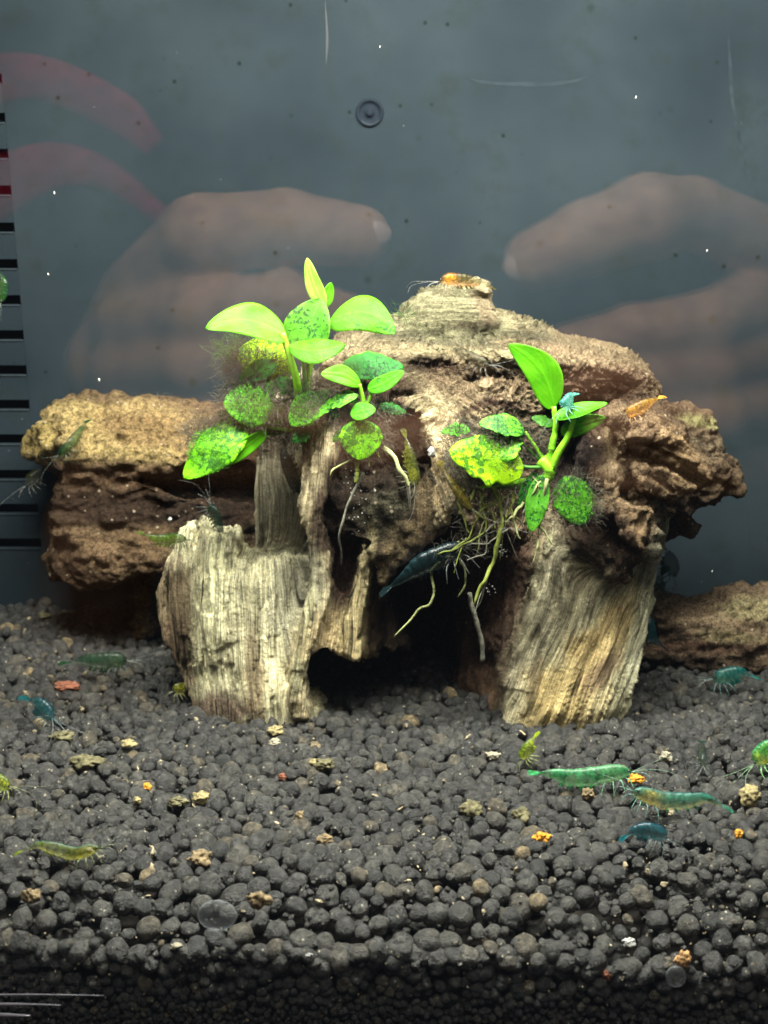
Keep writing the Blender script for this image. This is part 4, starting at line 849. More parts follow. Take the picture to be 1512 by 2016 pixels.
# ---------------- plant on the right
pr = empty('anubias_plant', PV(1080, 925, 31.9), 'anubias with one tall lime leaf and many hanging roots, right of centre', 'water plant', 'anubias plants on the stump')
leaf(pr, (1092, 803), (1002, 677), 66, LIME, 31.9, 32.1, (-0.2, -0.9, 0.3), 0.1, 0.03, 0.92, 0.14, label='tall lime leaf leaning left')
leaf(pr, (1094, 824), (1196, 794), 40, GREEN, 31.8, 31.7, (0.0, -0.5, 0.85), 0.3, 0.03, 0.85, 0.04, label='green leaf seen edge on')
leaf(pr, (1104, 852), (1192, 822), 40, GREEN, 31.95, 32.0, (0.1, -0.9, -0.1), 0.2, 0.03, 0.9, -0.05)
leaf(pr, (1032, 848), (942, 834), 48, ALGG, 31.9, 31.7, (0, -0.75, 0.7), 0.1, 0.08, 0.95, rag=0.12)
leaf(pr, (1030, 925), (884, 888), 96, YEL, 31.7, 31.3, (0, -0.85, 0.5), -0.1, 0.05, 1.05, rag=0.2, label='big yellow green leaf covered in algae')
leaf(pr, (990, 870), (1010, 905), 60, ALG, 31.8, 31.5, (0, -0.85, 0.5), -0.1, 0.05, 1.0, rag=0.25)
leaf(pr, (1068, 935), (1046, 1048), 44, MID, 31.8, 31.6, (-0.2, -0.95, 0.1), 0.1, 0.03, 1.05, label='green leaf hanging down between the roots')
leaf(pr, (1112, 938), (1148, 1034), 76, ALGG, 31.9, 31.7, (0, -0.95, 0.3), -0.12, 0.03, 1.05, rag=0.10, label='round dark green leaf furred with algae')
leaf(pr, (925, 846), (868, 852), 26, ALGG, 32.0, 31.9, (0, -0.8, 0.6), 0.1, 0.05, 1.0, rag=.4)
leaf(pr, (1088, 838), (1046, 822), 22, MID, 32.0, 32.1, (0, -0.8, 0.6), 0.1, 0.05, 1.0, rag=.2)
leaf(pr, (1030, 868), (968, 862), 30, ALGG, 32.1, 31.9, (0, -0.75, 0.7), 0.1, 0.08, 0.95, rag=0.22)
leaf(pr, (1000, 952), (940, 960), 14, YEL, 31.8, 31.6, (0, -0.6, 0.8), 0.1, 0.03, 0.95)
leaf(pr, (1060, 930), (1020, 1000), 34, DEEP, 31.9, 31.8, (0.2, -0.9, 0.2), 0.1, 0.03, 1.0)
stem(pr, 'petiole', [(1078, 925, 31.9), (1086, 880, 31.9), (1094, 840, 31.9), (1090, 800, 31.9)], 0.085, 0.055, STEM, 31.9)
stem(pr, 'petiole', [(1086, 922, 31.85), (1100, 890, 31.8), (1118, 860, 31.8), (1130, 824, 31.8)], 0.095, 0.055, STEM, 31.9)
stem(pr, 'petiole', [(1076, 915, 31.95), (1064, 895, 31.95), (1034, 850, 31.95)], 0.05, 0.035, STEM, 31.9)
stem(pr, 'petiole', [(1070, 910, 32), (1046, 890, 32), (1020, 862, 32)], 0.04, 0.03, STEMD, 31.9)
stem(pr, 'petiole', [(1072, 920, 31.9), (1040, 920, 31.8), (1020, 915, 31.8)], 0.045, 0.035, STEMD, 31.9)
stem(pr, 'rhizome', [(1066, 905, 31.95), (1082, 925, 31.85), (1072, 945, 31.9), (1040, 950, 32.0), (980, 955, 32.1)], 0.15, 0.10, STEM, 31.9, 18)
rts = [([(960, 950), (985, 985), (988, 1040), (972, 1100), (948, 1150), (936, 1190)], .06, ROOTG), ([(900, 1070, 32), (912, 1100, 32), (916, 1140, 32), (905, 1178, 32)], .034, ROOT), ([(862, 1105, 32.0), (850, 1130, 32), (854, 1160, 32), (838, 1188, 32), (812, 1212, 32), (776, 1252, 32)], .036, ROOT),
       ([(1076, 945), (1074, 975), (1080, 1005)], .045, ROOT), ([(1062, 1010), (1066, 1050), (1056, 1080), (1050, 1112)], .034, ROOT), ([(1068, 1040), (1078, 1058), (1092, 1076)], .03, ROOT), ([(1030, 985), (1014, 1020), (1016, 1045), (1022, 1065)], .036, ROOT), ([(1012, 1020), (1000, 1030)], .028, ROOT),
       ([(930, 960), (935, 1000), (960, 1040), (900, 1080), (860, 1090)], .034, ROOTG), ([(980, 980), (940, 1010), (920, 1060), (880, 1090)], .03, ROOTG), ([(1000, 960), (1000, 1000), (960, 1050), (955, 1090), (920, 1100)], .03, ROOTW), ([(940, 960), (970, 1010), (980, 1040)], .028, ROOTG),
       ([(915, 1060), (900, 1100), (895, 1130)], .018, ROOTG), ([(960, 1130), (945, 1180), (934, 1215)], .014, ROOTW), ([(910, 960), (905, 1010), (925, 1050)], .03, ROOTG), ([(1010, 975), (985, 990), (960, 985)], .026, ROOT), ([(950, 970), (952, 1020), (938, 1060), (940, 1090)], .026, ROOT), ([(1000, 1040), (960, 1070), (930, 1075), (905, 1062)], .022, ROOTW)]
for pts, r, m in rts: rootlet(pr, pts, r, m, 31.7, 0.10)
fuzz(pr, 'hair_algae', [(950, 850, 32, 80, 22), (960, 980, 31.9, 60, 30), (1040, 870, 32.0, 40, 34), (1136, 985, 31.9, 44, 50), (900, 870, 31.9, 34, 26), (1060, 960, 31.9, 40, 24), (950, 905, 31.7, 70, 42)], 4200, 0.34, FUZZ, 4)
fuzz(pr, 'root_hair', [(950, 1010, 31.8, 50, 50), (900, 950, 31.8, 24, 40), (880, 960, 32.0, 50, 30), (910, 1080, 31.8, 60, 20)], 420, 0.3, FUZZ, 5)
fuzz(pr, 'algae_film', [(1138, 988, 31.75, 34, 44), (950, 905, 31.4, 58, 36), (985, 842, 31.7, 42, 16)], 1000, 0.09, FUZZG, 15, .004)
fuzz(pr, 'algae_film_bright', [(1138, 988, 31.75, 30, 40), (950, 900, 31.4, 50, 30)], 900, 0.08, STEMB, 16, .005)
rr = np.random.RandomState(8)
for k in range(14):
    x0 = rr.uniform(900, 1080); y0_ = rr.uniform(930, 975); L_r = rr.uniform(50, 170) * (0.6 if x0 > 1010 else 1); dx_ = rr.uniform(-60, 40)
    rootlet(pr, [(x0, y0_, 31.9), (x0 + dx_ * .2 + rr.uniform(-14, 14), y0_ + L_r * .35, 31.75), (x0 + dx_ * .6 + rr.uniform(-14, 14), y0_ + L_r * .7, 31.75), (x0 + dx_, y0_ + L_r, 31.9)], rr.uniform(.012, .028), [ROOT, ROOTG, ROOTW][k % 3], 31.8, 0.10)
# bare twig hanging in the cave mouth
o = empty('bare_twig', PV(935, 1170, 33.6), 'thin grey bare twig hanging in front of the cave wall', 'twig')
q = spline([P(x, y, 33.6) for x, y in [(924, 1168), (934, 1205), (942, 1240), (948, 1270), (950, 1302)]], 22); q += 0.03 * np.stack([vn(q * 4), vn(q * 4 + 5), vn(q * 4 + 9)], 1)
V, F = tubes([(q, 0.055 * (1 + .3 * vn(q * 6)))], 8); add(o, 'stalk', V, F, ROOTW, True)
q = spline([P(936, 1200, 33.6), P(948, 1180, 33.55), P(962, 1120, 33.4)], 10); V, F = tubes([(q, np.linspace(.02, .008, 10))], 6); add(o, 'side_shoot', V, F, ROOTW, True)
# ------------------------------------------------------------ shrimps
m, nt, out, N = mat('shrimp_shell'); at = N('Attribute', attribute_name='col'); tc = N('TexCoord')
n1 = noise(N, nt, tc.outputs['Object'], 16, 4, 0.7); n2 = noise(N, nt, tc.outputs['Object'], 5, 3, 0.6)
c = mixc(N, nt, 1.0, at.outputs['Color'], ramp(N, nt, n1, [(0.36, 0.35), (0.5, 1.0), (0.64, 1.9)]), 'MULTIPLY')
p = N('BsdfPrincipled'); nt.links.new(c, p.inputs['Base Color']); p.inputs['Roughness'].default_value = 0.28; p.inputs['Specular IOR Level'].default_value = 0.5
nt.links.new(bump(N, nt, n1, 0.3, 0.02), p.inputs['Normal'])
tl = N('BsdfTranslucent'); nt.links.new(c, tl.inputs[0]); m1 = N('MixShader'); m1.inputs[0].default_value = 0.35; nt.links.new(p.outputs[0], m1.inputs[1]); nt.links.new(tl.outputs[0], m1.inputs[2])
tr = N('BsdfTransparent'); m2 = N('MixShader'); al = N('Attribute', attribute_name='clear'); nt.links.new(al.outputs['Fac'], m2.inputs[0]); nt.links.new(m1.outputs[0], m2.inputs[1]); nt.links.new(tr.outputs[0], m2.inputs[2]); nt.links.new(m2.outputs[0], out.inputs[0])
SHELL = m
EYE = flatmat('shrimp_eye', (0.01, 0.01, 0.012), 0.2, 0.6)
rq = np.random.RandomState(11)
def shrimp(label, path, hpx, c1, c2, c3=None, up=(0, 0, 1), legs=True, ant=1.0, clear=0.12, saddle=0.0, back=None, flip=1):
    """path: (px, py, depth) from the tip of the beak to the tail; hpx: body height in photo pixels.
    c1 shell colour, c2 underside and gut colour, c3 back stripe"""
    pts = np.array([P(*q) for q in path]); n = 46; q = spline(pts, n); u = np.linspace(0, 1, n)
    H = hpx * PXCM * (pts[:, 1].mean() / 33.5) * 0.5; ctr = q[n // 3]
    o = empty('shrimp', Vector(ctr), label, 'shrimp')
    c3 = c3 or c1
    # height profile: beak, carapace, abdomen with overlapping rings, tail
    h = np.interp(u, [0, .05, .10, .16, .28, .40, .50, .62, .78, .90, 1.0], [.02, .10, .34, .72, 1.0, 1.0, .96, .88, .60, .36, .12])
    ring = np.where((u > .42) & (u < .93), 0.07 * (((u - .42) * 11.8) % 1.0) ** 2, 0); h = (h + ring * h * 1.4) * H
    t = np.gradient(q, axis=0); t /= np.linalg.norm(t, axis=1)[:, None]
    U = np.tile(np.array(up, float), (n, 1)); U -= t * (U * t).sum(1)[:, None]; U /= np.linalg.norm(U, axis=1)[:, None]; S = np.cross(t, U)
    k = 16; a = np.linspace(0, 2 * np.pi, k, endpoint=False); ca, sa = np.cos(a)[None], np.sin(a)[None]
    hh = h[:, None] * (1 + 0 * sa); up_ = np.where(sa < 0, 0.9 + .25 * (u[:, None] > .42) * (u[:, None] < .75), 1.0)
    X = q[:, None] + (hh * 0.62 * ca)[..., None] * S[:, None] + (hh * sa * up_)[..., None] * U[:, None]
    V = np.concatenate([X.reshape(-1, 3), q[:1], q[-1:]]); i, j = np.meshgrid(np.arange(n - 1), np.arange(k), indexing='ij'); j2 = (j + 1) % k
    F4 = np.stack([i * k + j, i * k + j2, (i + 1) * k + j2, (i + 1) * k + j], -1).reshape(-1, 4); j = np.arange(k); j2 = (j + 1) % k
    F3 = np.concatenate([np.stack([j2, j, n * k + 0 * j], 1), np.stack([(n - 1) * k + j, (n - 1) * k + j2, n * k + 1 + 0 * j], 1)])
    c1, c2, c3 = map(np.array, (c1, c2, c3)); sv = np.repeat(sa, n, 0)
    wb = sstep(-0.2, -0.75, sv) * 0.7 + 0.8 * np.exp(-((u[:, None] - 0.30) / 0.10) ** 2) * saddle; wb = np.clip(wb, 0, 1)
    C = c1 * (1 - wb[..., None]) + c2 * wb[..., None]; wt = sstep(0.7, 0.97, sv) * 0.9; C = C * (1 - wt[..., None]) + c3 * wt[..., None]
    band = np.where((u > .42) & (u < .93), 1 - 0.45 * ((((u - .42) * 11.8) % 1.0) < .22), 1)[:, None, None]; C = C * band
    C = np.concatenate([C.reshape(-1, 3), C[0, :1], C[-1, :1]])
    cl = np.clip(clear + 0.34 + 0.25 * (u > .85) + 0.35 * (u < .08), 0, 0.9)[:, None] * np.ones((1, k)); cl = np.append(cl.ravel(), [.5, .5])
    bd = add(o, 'body', V, [F4, F3], SHELL, True, col=C * 0.8, attrs={'clear': cl})
    def part(nm, lst, colr, clr, nn=6):
        V, F = tubes(lst, nn); add(o, nm, V, F, SHELL, True, col=np.tile(colr, (len(V), 1)), attrs={'clear': np.full(len(V), clr)})
    # tail fan
    e, te, ue, se = q[-1], t[-2], U[-2], S[-2]
    for s in (-1, -.45, 0, .45, 1):
        d = te + se * s * 0.55 - ue * 0.12 * abs(s); d /= np.linalg.norm(d); pp = np.array([e - te * H * .3, e + d * H * .7, e + d * H * 1.35])
        V, F4, F3 = tube(spline(pp, 7), np.array([.08, .2, .27, .3, .27, .18, .04]) * H, 8, 1.0, tuple(np.cross(d, se + 1e-3)))
        c_ = V - (V - e) @ ue[:, None] * ue * 0.75
        add(o, 'tail_fan', c_, [F4, F3], SHELL, True, col=np.tile(c1 * 0.8, (len(V), 1)), attrs={'clear': np.full(len(V), min(.9, clear + .3))})
    # eyes
    hd = q[int(.11 * n)]
    for s in (-1, 1):
        c_ = hd + S[4] * s * H * .42 + U[4] * H * .26; V = ICO[0][0] * H * 0.15 + c_; addsub(bd, 'eye', V, ICO[0][1], EYE, True)
    # antennae, long and two short
    hf = q[int(.07 * n)]; fw = -t[2]
    for s in (-1, 1):
        L = H * 6.5 * ant; pp = np.array([hf, hf + fw * L * .3 + S[3] * s * L * .10 + U[3] * L * .10, hf + fw * L * .62 + S[3] * s * L * .28 + U[3] * L * (.10 + .1 * rq.rand()), hf + fw * L * (.7 + .2 * rq.rand()) + S[3] * s * L * .5 + U[3] * L * rq.uniform(-.1, .2)])
        part('antenna', [(spline(pp, 12), np.linspace(.024, .009, 12) * max(H, .12))], (c1 * .5 + .25), .35, 4)
        pp = np.array([hf, hf + fw * H * 1.3 + S[3] * s * H * .4 + U[3] * H * .1, hf + fw * H * 2.2 + S[3] * s * H * .9 - U[3] * H * .3])
        part('antennule', [(spline(pp, 8), np.linspace(.05, .02, 8) * H)], (c1 * .5 + .25), .35, 4)
    if legs:
        for s in (-1, 1):
            for g in range(4):
                i0 = int((.17 + .065 * g) * n); b = q[i0] - U[i0] * h[i0] * .75 + S[i0] * s * h[i0] * .35; fo = -t[i0] * (0.9 - .55 * g)
                pp = np.array([b, b + (S[i0] * s * .8 - U[i0] * .25 + fo * .7) * H * .8, b + (S[i0] * s * 1.1 - U[i0] * 1.3 + fo * 1.1) * H * 1.0])
                part('leg', [(spline(pp, 7), np.linspace(.09, .03, 7) * H)], (c1 * .7 + .12), .35, 5)
            for g in range(4):
                i0 = int((.46 + .075 * g) * n); b = q[i0] - U[i0] * h[i0] * .9 + S[i0] * s * h[i0] * .25
                pp = np.array([b, b - U[i0] * H * .35 + t[i0] * H * .1, b - U[i0] * H * .5 + t[i0] * H * .38])
                part('swimming_leg', [(spline(pp, 6), np.array([.06, .12, .15, .13, .09, .03]) * H)], c1 * .8, .35, 5)
    return o
GRN = (0.035, 0.24, 0.09); AMB = (0.36, 0.30, 0.05); TEAL = (0.008, 0.13, 0.13); BLU = (0.006, 0.045, 0.085); OLV = (0.11, 0.13, 0.02); DGR = (0.010, 0.045, 0.028); YG = (0.34, 0.44, 0.02); ORG = (0.85, 0.30, 0.01); BLK_ = (0.012, 0.018, 0.022); LGN = (0.16, 0.50, 0.22)
def gd(px, py, h=0.16): g = G(px, py, h); return g.y
y0 = gd(1150, 1548)
shrimp('largest translucent green shrimp on the gravel, facing right toward an orange crumb', [(1252, 1520, y0), (1222, 1520, y0), (1180, 1526, y0), (1130, 1530, y0), (1090, 1524, y0), (1062, 1522, y0)], 40, (0.05, 0.34, 0.12), (0.12, 0.30, 0.08), LGN, clear=.18, saddle=.4)
y0 = gd(1330, 1600)
shrimp('blue green shrimp with an amber middle, facing left on the gravel at the right', [(1240, 1556, y0 - .1), (1262, 1562, y0), (1300, 1574, y0), (1346, 1576, y0), (1390, 1572, y0), (1425, 1588, y0)], 38, (0.04, 0.26, 0.16), (0.40, 0.32, 0.05), (0.02, 0.16, 0.15), clear=.15, saddle=1)
y0 = gd(1270, 1655)
shrimp('short dark blue shrimp curled on the gravel below the amber one', [(1316, 1654, y0), (1300, 1642, y0), (1275, 1634, y0), (1250, 1636, y0), (1236, 1644, y0)], 36, (0.005, 0.09, 0.11), TEAL, (0.004, 0.05, 0.085), clear=.02, ant=.6)
y0 = gd(130, 1695)
shrimp('yellow green shrimp with bent tail on the gravel at the lower left', [(205, 1668, y0), (180, 1672, y0), (150, 1680, y0), (110, 1670, y0), (75, 1664, y0), (42, 1676, y0)], 30, (0.20, 0.26, 0.03), (0.42, 0.38, 0.03), (0.03, 0.12, 0.10), clear=.28, saddle=.7)
y0 = gd(1385, 1508)
shrimp('small dark grey shrimp seen head on between gravel at the right', [(1384, 1512, y0 - .3), (1383, 1492, y0), (1381, 1474, y0 + .5), (1382, 1462, y0 + 1)], 30, (0.03, 0.07, 0.05), (0.16, 0.14, 0.06), BLK_, up=(0, .1, 1), clear=.15)
y0 = gd(1036, 1500)
shrimp('small yellow green shrimp upright beside the foot of the right stump leg', [(1026, 1498, y0), (1032, 1484, y0), (1042, 1466, y0), (1052, 1452, y0 + .1)], 26, YG, (0.5, 0.48, 0.03), (0.1, 0.2, 0.02), up=(-.8, -.3, .5), clear=.05, ant=.7)
y0 = gd(1500, 1520)
shrimp('bright green and yellow shrimp cut off by the right edge', [(1484, 1506, y0), (1494, 1494, y0), (1506, 1480, y0), (1522, 1466, y0), (1545, 1460, y0)], 44, (0.10, 0.42, 0.06), (0.55, 0.55, 0.03), GRN, clear=.05, saddle=.6)
y0 = gd(5, 1560)
shrimp('yellow shrimp cut off by the left edge of the gravel', [(22, 1550, y0), (8, 1544, y0), (-12, 1530, y0), (-40, 1520, y0)], 30, (0.35, 0.40, 0.03), YG, (0.1, 0.18, 0.02), clear=.1)
shrimp('dark shrimp with an orange spot sitting on the very top of the stump', [(860, 556, 34.7), (880, 550, 34.7), (905, 550, 34.8), (935, 554, 34.9), (962, 564, 34.9)], 26, (0.13, 0.10, 0.02), (0.85, 0.32, 0.01), BLK_, clear=.22, saddle=1.25)
shrimp('orange and yellow shrimp climbing the upper right rim of the stump', [(1226, 816, 32.4), (1240, 812, 32.3), (1258, 802, 32.3), (1280, 792, 32.4), (1298, 784, 32.6)], 26, (0.55, 0.30, 0.04), (0.8, 0.35, 0.03), (0.20, 0.13, 0.04), up=(-.2, -.4, .9), clear=.1, saddle=1)
shrimp('pale turquoise shrimp perched on a leaf of the right plant', [(1108, 806, 31.6), (1114, 796, 31.6), (1122, 784, 31.7), (1128, 778, 31.9)], 30, (0.10, 0.42, 0.34), (0.16, 0.5, 0.4), (0.12, .4, .42), clear=.2, ant=.8)
shrimp('large dark blue shrimp hanging under the ledge over the cave', [(925, 1072, 31.9), (900, 1082, 31.9), (870, 1094, 31.9), (830, 1110, 31.9), (800, 1134, 31.9), (768, 1156, 32.0)], 46, (0.007, 0.022, 0.026), (0.02, 0.04, 0.03), (0.012, 0.032, 0.04), up=(-.5, -.2, .8), clear=-.1)
shrimp('slim green shrimp resting on the broken top of the left stump wall', [(372, 1064, 33.4), (352, 1060, 33.4), (330, 1062, 33.5), (305, 1060, 33.5), (284, 1052, 33.5)], 24, (0.10, 0.20, 0.02), (0.30, 0.30, 0.03), (0.02, 0.10, 0.03), clear=.1)
shrimp('dark green shrimp upright behind the broken top of the left stump wall', [(412, 990, 34.4), (420, 1006, 34.4), (430, 1030, 34.4), (440, 1062, 34.3)], 28, DGR, OLV, (0.005, 0.03, 0.025), up=(.6, -.5, .3), clear=.1)
shrimp('dark green shrimp on the golden top of the cork bark log', [(112, 900, 36.8), (124, 888, 36.7), (142, 868, 36.8), (158, 848, 37.2), (170, 832, 37.6)], 22, (0.03, 0.10, 0.03), OLV, DGR, up=(-.3, -.7, .5), clear=.15)
y0 = gd(200, 1325)
shrimp('dark green shrimp on the gravel behind the left side of the stump', [(255, 1302, y0), (235, 1300, y0), (205, 1300, y0), (170, 1300, y0), (135, 1304, y0)], 36, (0.010, 0.075, 0.030), (0.06, 0.11, 0.03), DGR, clear=.2, saddle=.5)
y0 = gd(75, 1420)
shrimp('teal blue shrimp on the gravel at the far left', [(104, 1418, y0 - .2), (94, 1402, y0), (76, 1386, y0 + .1), (56, 1378, y0 + .2)], 38, (0.008, 0.085, 0.095), (0.02, 0.14, 0.12), (0.006, 0.05, 0.07), clear=.12)
y0 = gd(1436, 1352)
shrimp('teal shrimp on the gravel in front of the low root at the right', [(1400, 1338, y0), (1416, 1334, y0), (1436, 1328, y0), (1458, 1324, y0), (1478, 1330, y0)], 34, (0.010, 0.16, 0.14), (0.05, 0.28, 0.18), TEAL, clear=.12, saddle=.5)
shrimp('dark translucent shrimp clinging head down to the grey column beside the left plant', [(590, 975, 33.6), (582, 955, 33.6), (570, 925, 33.7), (560, 895, 33.8), (562, 875, 33.9)], 34, (0.014, 0.020, 0.020), (0.04, 0.045, 0.03), (0.02, .028, .028), up=(-.6, -.7, .2), clear=.12)
shrimp('olive shrimp climbing the wood between the centre roots', [(816, 962, 31.8), (816, 940, 31.8), (810, 912, 31.85), (804, 884, 31.9), (798, 860, 32.0)], 28, OLV, (0.34, 0.34, 0.03), (0.04, 0.05, 0.02), up=(.7, -.6, .1), clear=.1, saddle=.7)
shrimp('brownish yellow shrimp in the roots of the right plant', [(934, 1006, 31.6), (918, 990, 31.6), (900, 966, 31.6), (884, 942, 31.7), (872, 922, 31.8)], 26, (0.26, 0.20, 0.03), (0.34, 0.26, 0.03), (0.08, 0.07, 0.02), up=(-.6, -.6, .3), clear=.15)
shrimp('greyish see through shrimp lying in the hollow on top of the stump', [(968, 720, 33.4), (948, 714, 33.5), (922, 702, 33.7), (896, 692, 33.9), (874, 688, 34.0)], 26, (0.09, 0.085, 0.05), (0.13, 0.12, 0.07), (0.07, 0.075, 0.05), up=(.2, -.4, .9), clear=.35)
shrimp('blurred green shrimp hovering behind the right stump leg above the low root', [(1286, 1172, 37.6), (1290, 1158, 37.6), (1298, 1142, 37.7), (1304, 1130, 37.8)], 34, (0.008, 0.10, 0.06), (0.015, 0.15, 0.07), DGR, clear=.2)
shrimp('dark blue shrimp swimming upright beside the right stump leg', [(1326, 1140, 38.2), (1324, 1118, 38.2), (1318, 1096, 38.3), (1310, 1080, 38.4)], 30, (0.004, 0.03, 0.05), BLU, BLU, up=(1, 0, 0), clear=.2)
shrimp('green shrimp on the crest of the low root at the right', [(1420, 1194, 37.6), (1404, 1196, 37.6), (1384, 1198, 37.7), (1366, 1204, 37.7)], 20, (0.010, 0.12, 0.06), (0.06, 0.16, 0.05), TEAL, clear=.2)
shrimp('deep teal shrimp tucked between the right stump leg and the low root', [(1276, 1206, 35.9), (1276, 1230, 35.8), (1284, 1256, 35.7), (1304, 1272, 35.6)], 30, (0.004, 0.05, 0.06), (0.006, 0.06, 0.07), (0.003, 0.035, 0.045), up=(1, 0, .3), clear=.05)
shrimp('faint yellowish shrimp drifting below the left end of the cork bark log', [(52, 956, 38.6), (62, 944, 38.6), (76, 932, 38.7), (88, 920, 38.7)], 26, (0.06, 0.06, 0.02), (0.08, 0.07, 0.02), OLV, up=(-.4, 0, .9), clear=.45)
shrimp('tiny green shrimp standing on the top edge of the cork bark log', [(310, 790, 39.2), (300, 800, 39.0), (290, 806, 38.9)], 12, (0.02, 0.10, 0.03), OLV, DGR, clear=.2)
y0 = gd(357, 1375)
shrimp('little yellow shrimp peeking out beside the left foot of the stump', [(340, 1362, y0), (350, 1356, y0), (362, 1354, y0 + .1), (376, 1358, y0 + .2)], 24, (0.22, 0.22, 0.02), (0.34, 0.32, 0.03), OLV, clear=.05, ant=.5)
y0 = 30.0
shrimp('green leaf at the left edge in front of the slotted panel', [(0, 600, 38.5), (6, 578, 38.5), (8, 556, 38.5), (0, 535, 38.6)], 18, (0.03, 0.12, 0.02), OLV, DGR, up=(1, 0, 0), clear=.25)  # shrimp model stands in for a green leaf
# ------------------------------------------------------------ crumbs, pebbles, flakes, motes, drops on the glass
rb = np.random.RandomState(3)
def rockmesh(name, r, m, sub=2, rough=0.35, sq=(1, 1, 1), off=(0, 0, 0)):
    v = ICO[min(sub, 2)][0].copy(); q = v * 1.2 + rb.rand(3) * 40; v = v * (1 + rough * fbm(q, 3) + rough * .6 * fbm(q * 3, 2))[:, None] * r * np.array(sq) + np.array(off); return mesh(name, v, ICO[min(sub, 2)][1], m, True)
CR = flatmat('crumb_orange', (0.42, 0.19, 0.02), .7, .2, .5, 14); CT = flatmat('pebble_tan', (0.15, 0.11, 0.06), .8, .2, .6, 10); CY = flatmat('pebble_yellow', (0.20, 0.165, 0.08), .8, .2, .5, 10); CW = flatmat('pebble_cream', (0.21, 0.19, 0.14), .8, .2, .4, 10); CRB = flatmat('flake_rust', (0.16, 0.06, 0.035), .8, .2, .5, 10); CO = flatmat('pebble_olive', (0.095, 0.085, 0.045), .85, .2, .6, 9)
WHT = flatmat('white_bit', (0.32, 0.32, 0.30), .6, .3, .2, 10)
L_ = [  # px, py, radius px, material, squash, name, label, category
 (1251,1534,17,CR,(1.1,.8,.7),'food_crumb','orange food crumb at the head of the largest green shrimp','food crumb'),
 (1067,1648,16,CR,(1.1,.8,.7),'food_crumb','orange food crumb alone on the gravel below the right stump leg','food crumb'),
 (1455,1643,14,CR,(.8,.7,.9),'food_crumb','small bright orange food crumb near the right edge of the gravel','food crumb'),
 (291,1549,10,CR,(.9,.8,1),'food_crumb','tiny orange crumb on the gravel at the left','food crumb'),
 (1478,1568,24,CY,(1,.8,.9),'pebble','pale yellow pebble at the right behind the amber shrimp','pebble'),
 (1159,1565,16,CT,(.9,.8,.9),'pebble','tan pebble just below the largest green shrimp','pebble'),
 (508,1770,24,CT,(1.1,.9,.8),'pebble','brown and cream pebble at the front edge of the gravel left of centre','pebble'),
 (642,1651,17,CT,(1.1,.9,.7),'pebble','flat tan pebble near the middle of the gravel','pebble'),
 (393,1571,18,CY,(1.1,.9,.8),'pebble','yellowish pebble beside the tiny orange crumb','pebble'),
 (269,1576,11,CY,(1,.9,.8),'pebble','small yellowish pebble left of the larger yellowish one','pebble'),
 (348,1578,18,CO,(1.2,.8,.6),'pebble','olive brown pebble between two yellowish ones','pebble'),
 (591,1607,13,CT,(1,.8,.9),'pebble','small tan pebble above the flat tan pebble','pebble'),
 (252,1463,17,CY,(1.1,.8,.6),'pebble','cream pebble lying on the gravel in front of the left stump wall','pebble'),
 (170,1500,27,CO,(1.4,.9,.6),'pebble','wide olive tan stone on the gravel at the left','pebble'),
 (122,1450,22,CO,(1.3,.9,.6),'pebble','olive tan stone farther back on the gravel at the left','pebble'),
 (1023,1607,20,CO,(1,.9,.9),'pebble','greenish tan stone in front of the right stump leg','pebble'),
 (928,1592,24,CO,(1,.9,.8),'pebble','greenish brown stone left of the other greenish one','pebble'),
 (1310,1490,15,CW,(1,.9,.9),'pebble','round cream pebble on the gravel behind the green shrimps','pebble'),
 (970,1488,15,CW,(1.2,.9,.6),'pebble','cream pebble left of the upright yellow green shrimp','pebble'),
 (541,1438,16,CY,(1.1,.9,.7),'pebble','pale yellow pebble at the foot of the left stump wall','pebble'),
 (541,1462,15,CW,(1.2,.9,.5),'pebble','whitish flat pebble below the pale yellow one at the stump foot','pebble'),
 (640,1504,20,CO,(1.2,.9,.7),'pebble','olive pebble on the gravel in front of the cave','pebble'),
 (617,1500,10,CY,(1,.9,.7),'pebble','little yellow pebble touching the olive one before the cave','pebble'),
 (130,1352,19,CRB,(1.5,.6,.5),'leaf_flake','rust red flake on the gravel at the far left','flake'),
 (555,1530,9,CRB,(1.1,.8,.8),'leaf_flake','small rust red fleck on the gravel left of centre','flake'),
 (816,1385,7,CRB,(1,.9,.9),'leaf_flake','tiny orange brown fleck inside the cave','flake'),
 (395,1690,22,CT,(1.1,.9,.8),'pebble','dull brown stone on the gravel at lower left centre','pebble'),
 (60,1765,18,CT,(1,.9,1.2),'pebble','tan stone near the front edge at the far left','pebble'),
 (1345,1890,18,flatmat('pebble_rust',(0.30,0.17,0.07),.8,.2,.6,9),(1,.8,1.1),'pebble','rusty stone pressed against the front glass at the right','pebble'),
 (1195,1920,13,CRB,(.8,.8,1.1),'leaf_flake','dark rusty chip low in the gravel cut','flake'),
 (345,1862,11,CW,(1.2,.8,.7),'shell_chip','angular whitish chip pressed against the front glass at the left','chip'),
 (1240,1855,13,WHT,(1,.7,.7),'shell_chip','white chip low against the front glass at the right','chip'),
 (905,1898,5,WHT,(1,.8,.8),'shell_chip','tiny white chip low in the gravel cut near the middle','chip'),
 (607,1880,7,WHT,(1.2,.8,.8),'shell_chip','tiny grey white chip low in the gravel cut left of centre','chip'),
 (147,1210,20,CW,(1.6,.6,.4),'shell_chip','pale flat chip on the gravel beneath the cork bark log','chip'),
 (78,1215,16,CO,(1.2,.7,.6),'shell_chip','pale mossy chip by the slotted panel foot','chip'),
 (850,890,9,WHT,(.8,.8,1.3),'snail_shell','tiny bluish white shell stuck to the wood beside the olive shrimp','snail shell'),
 (335,1022,5,WHT,(.8,.8,1.2),'snail_shell','tiny white shell in the dark crevice of the cork bark log','snail shell'),
]
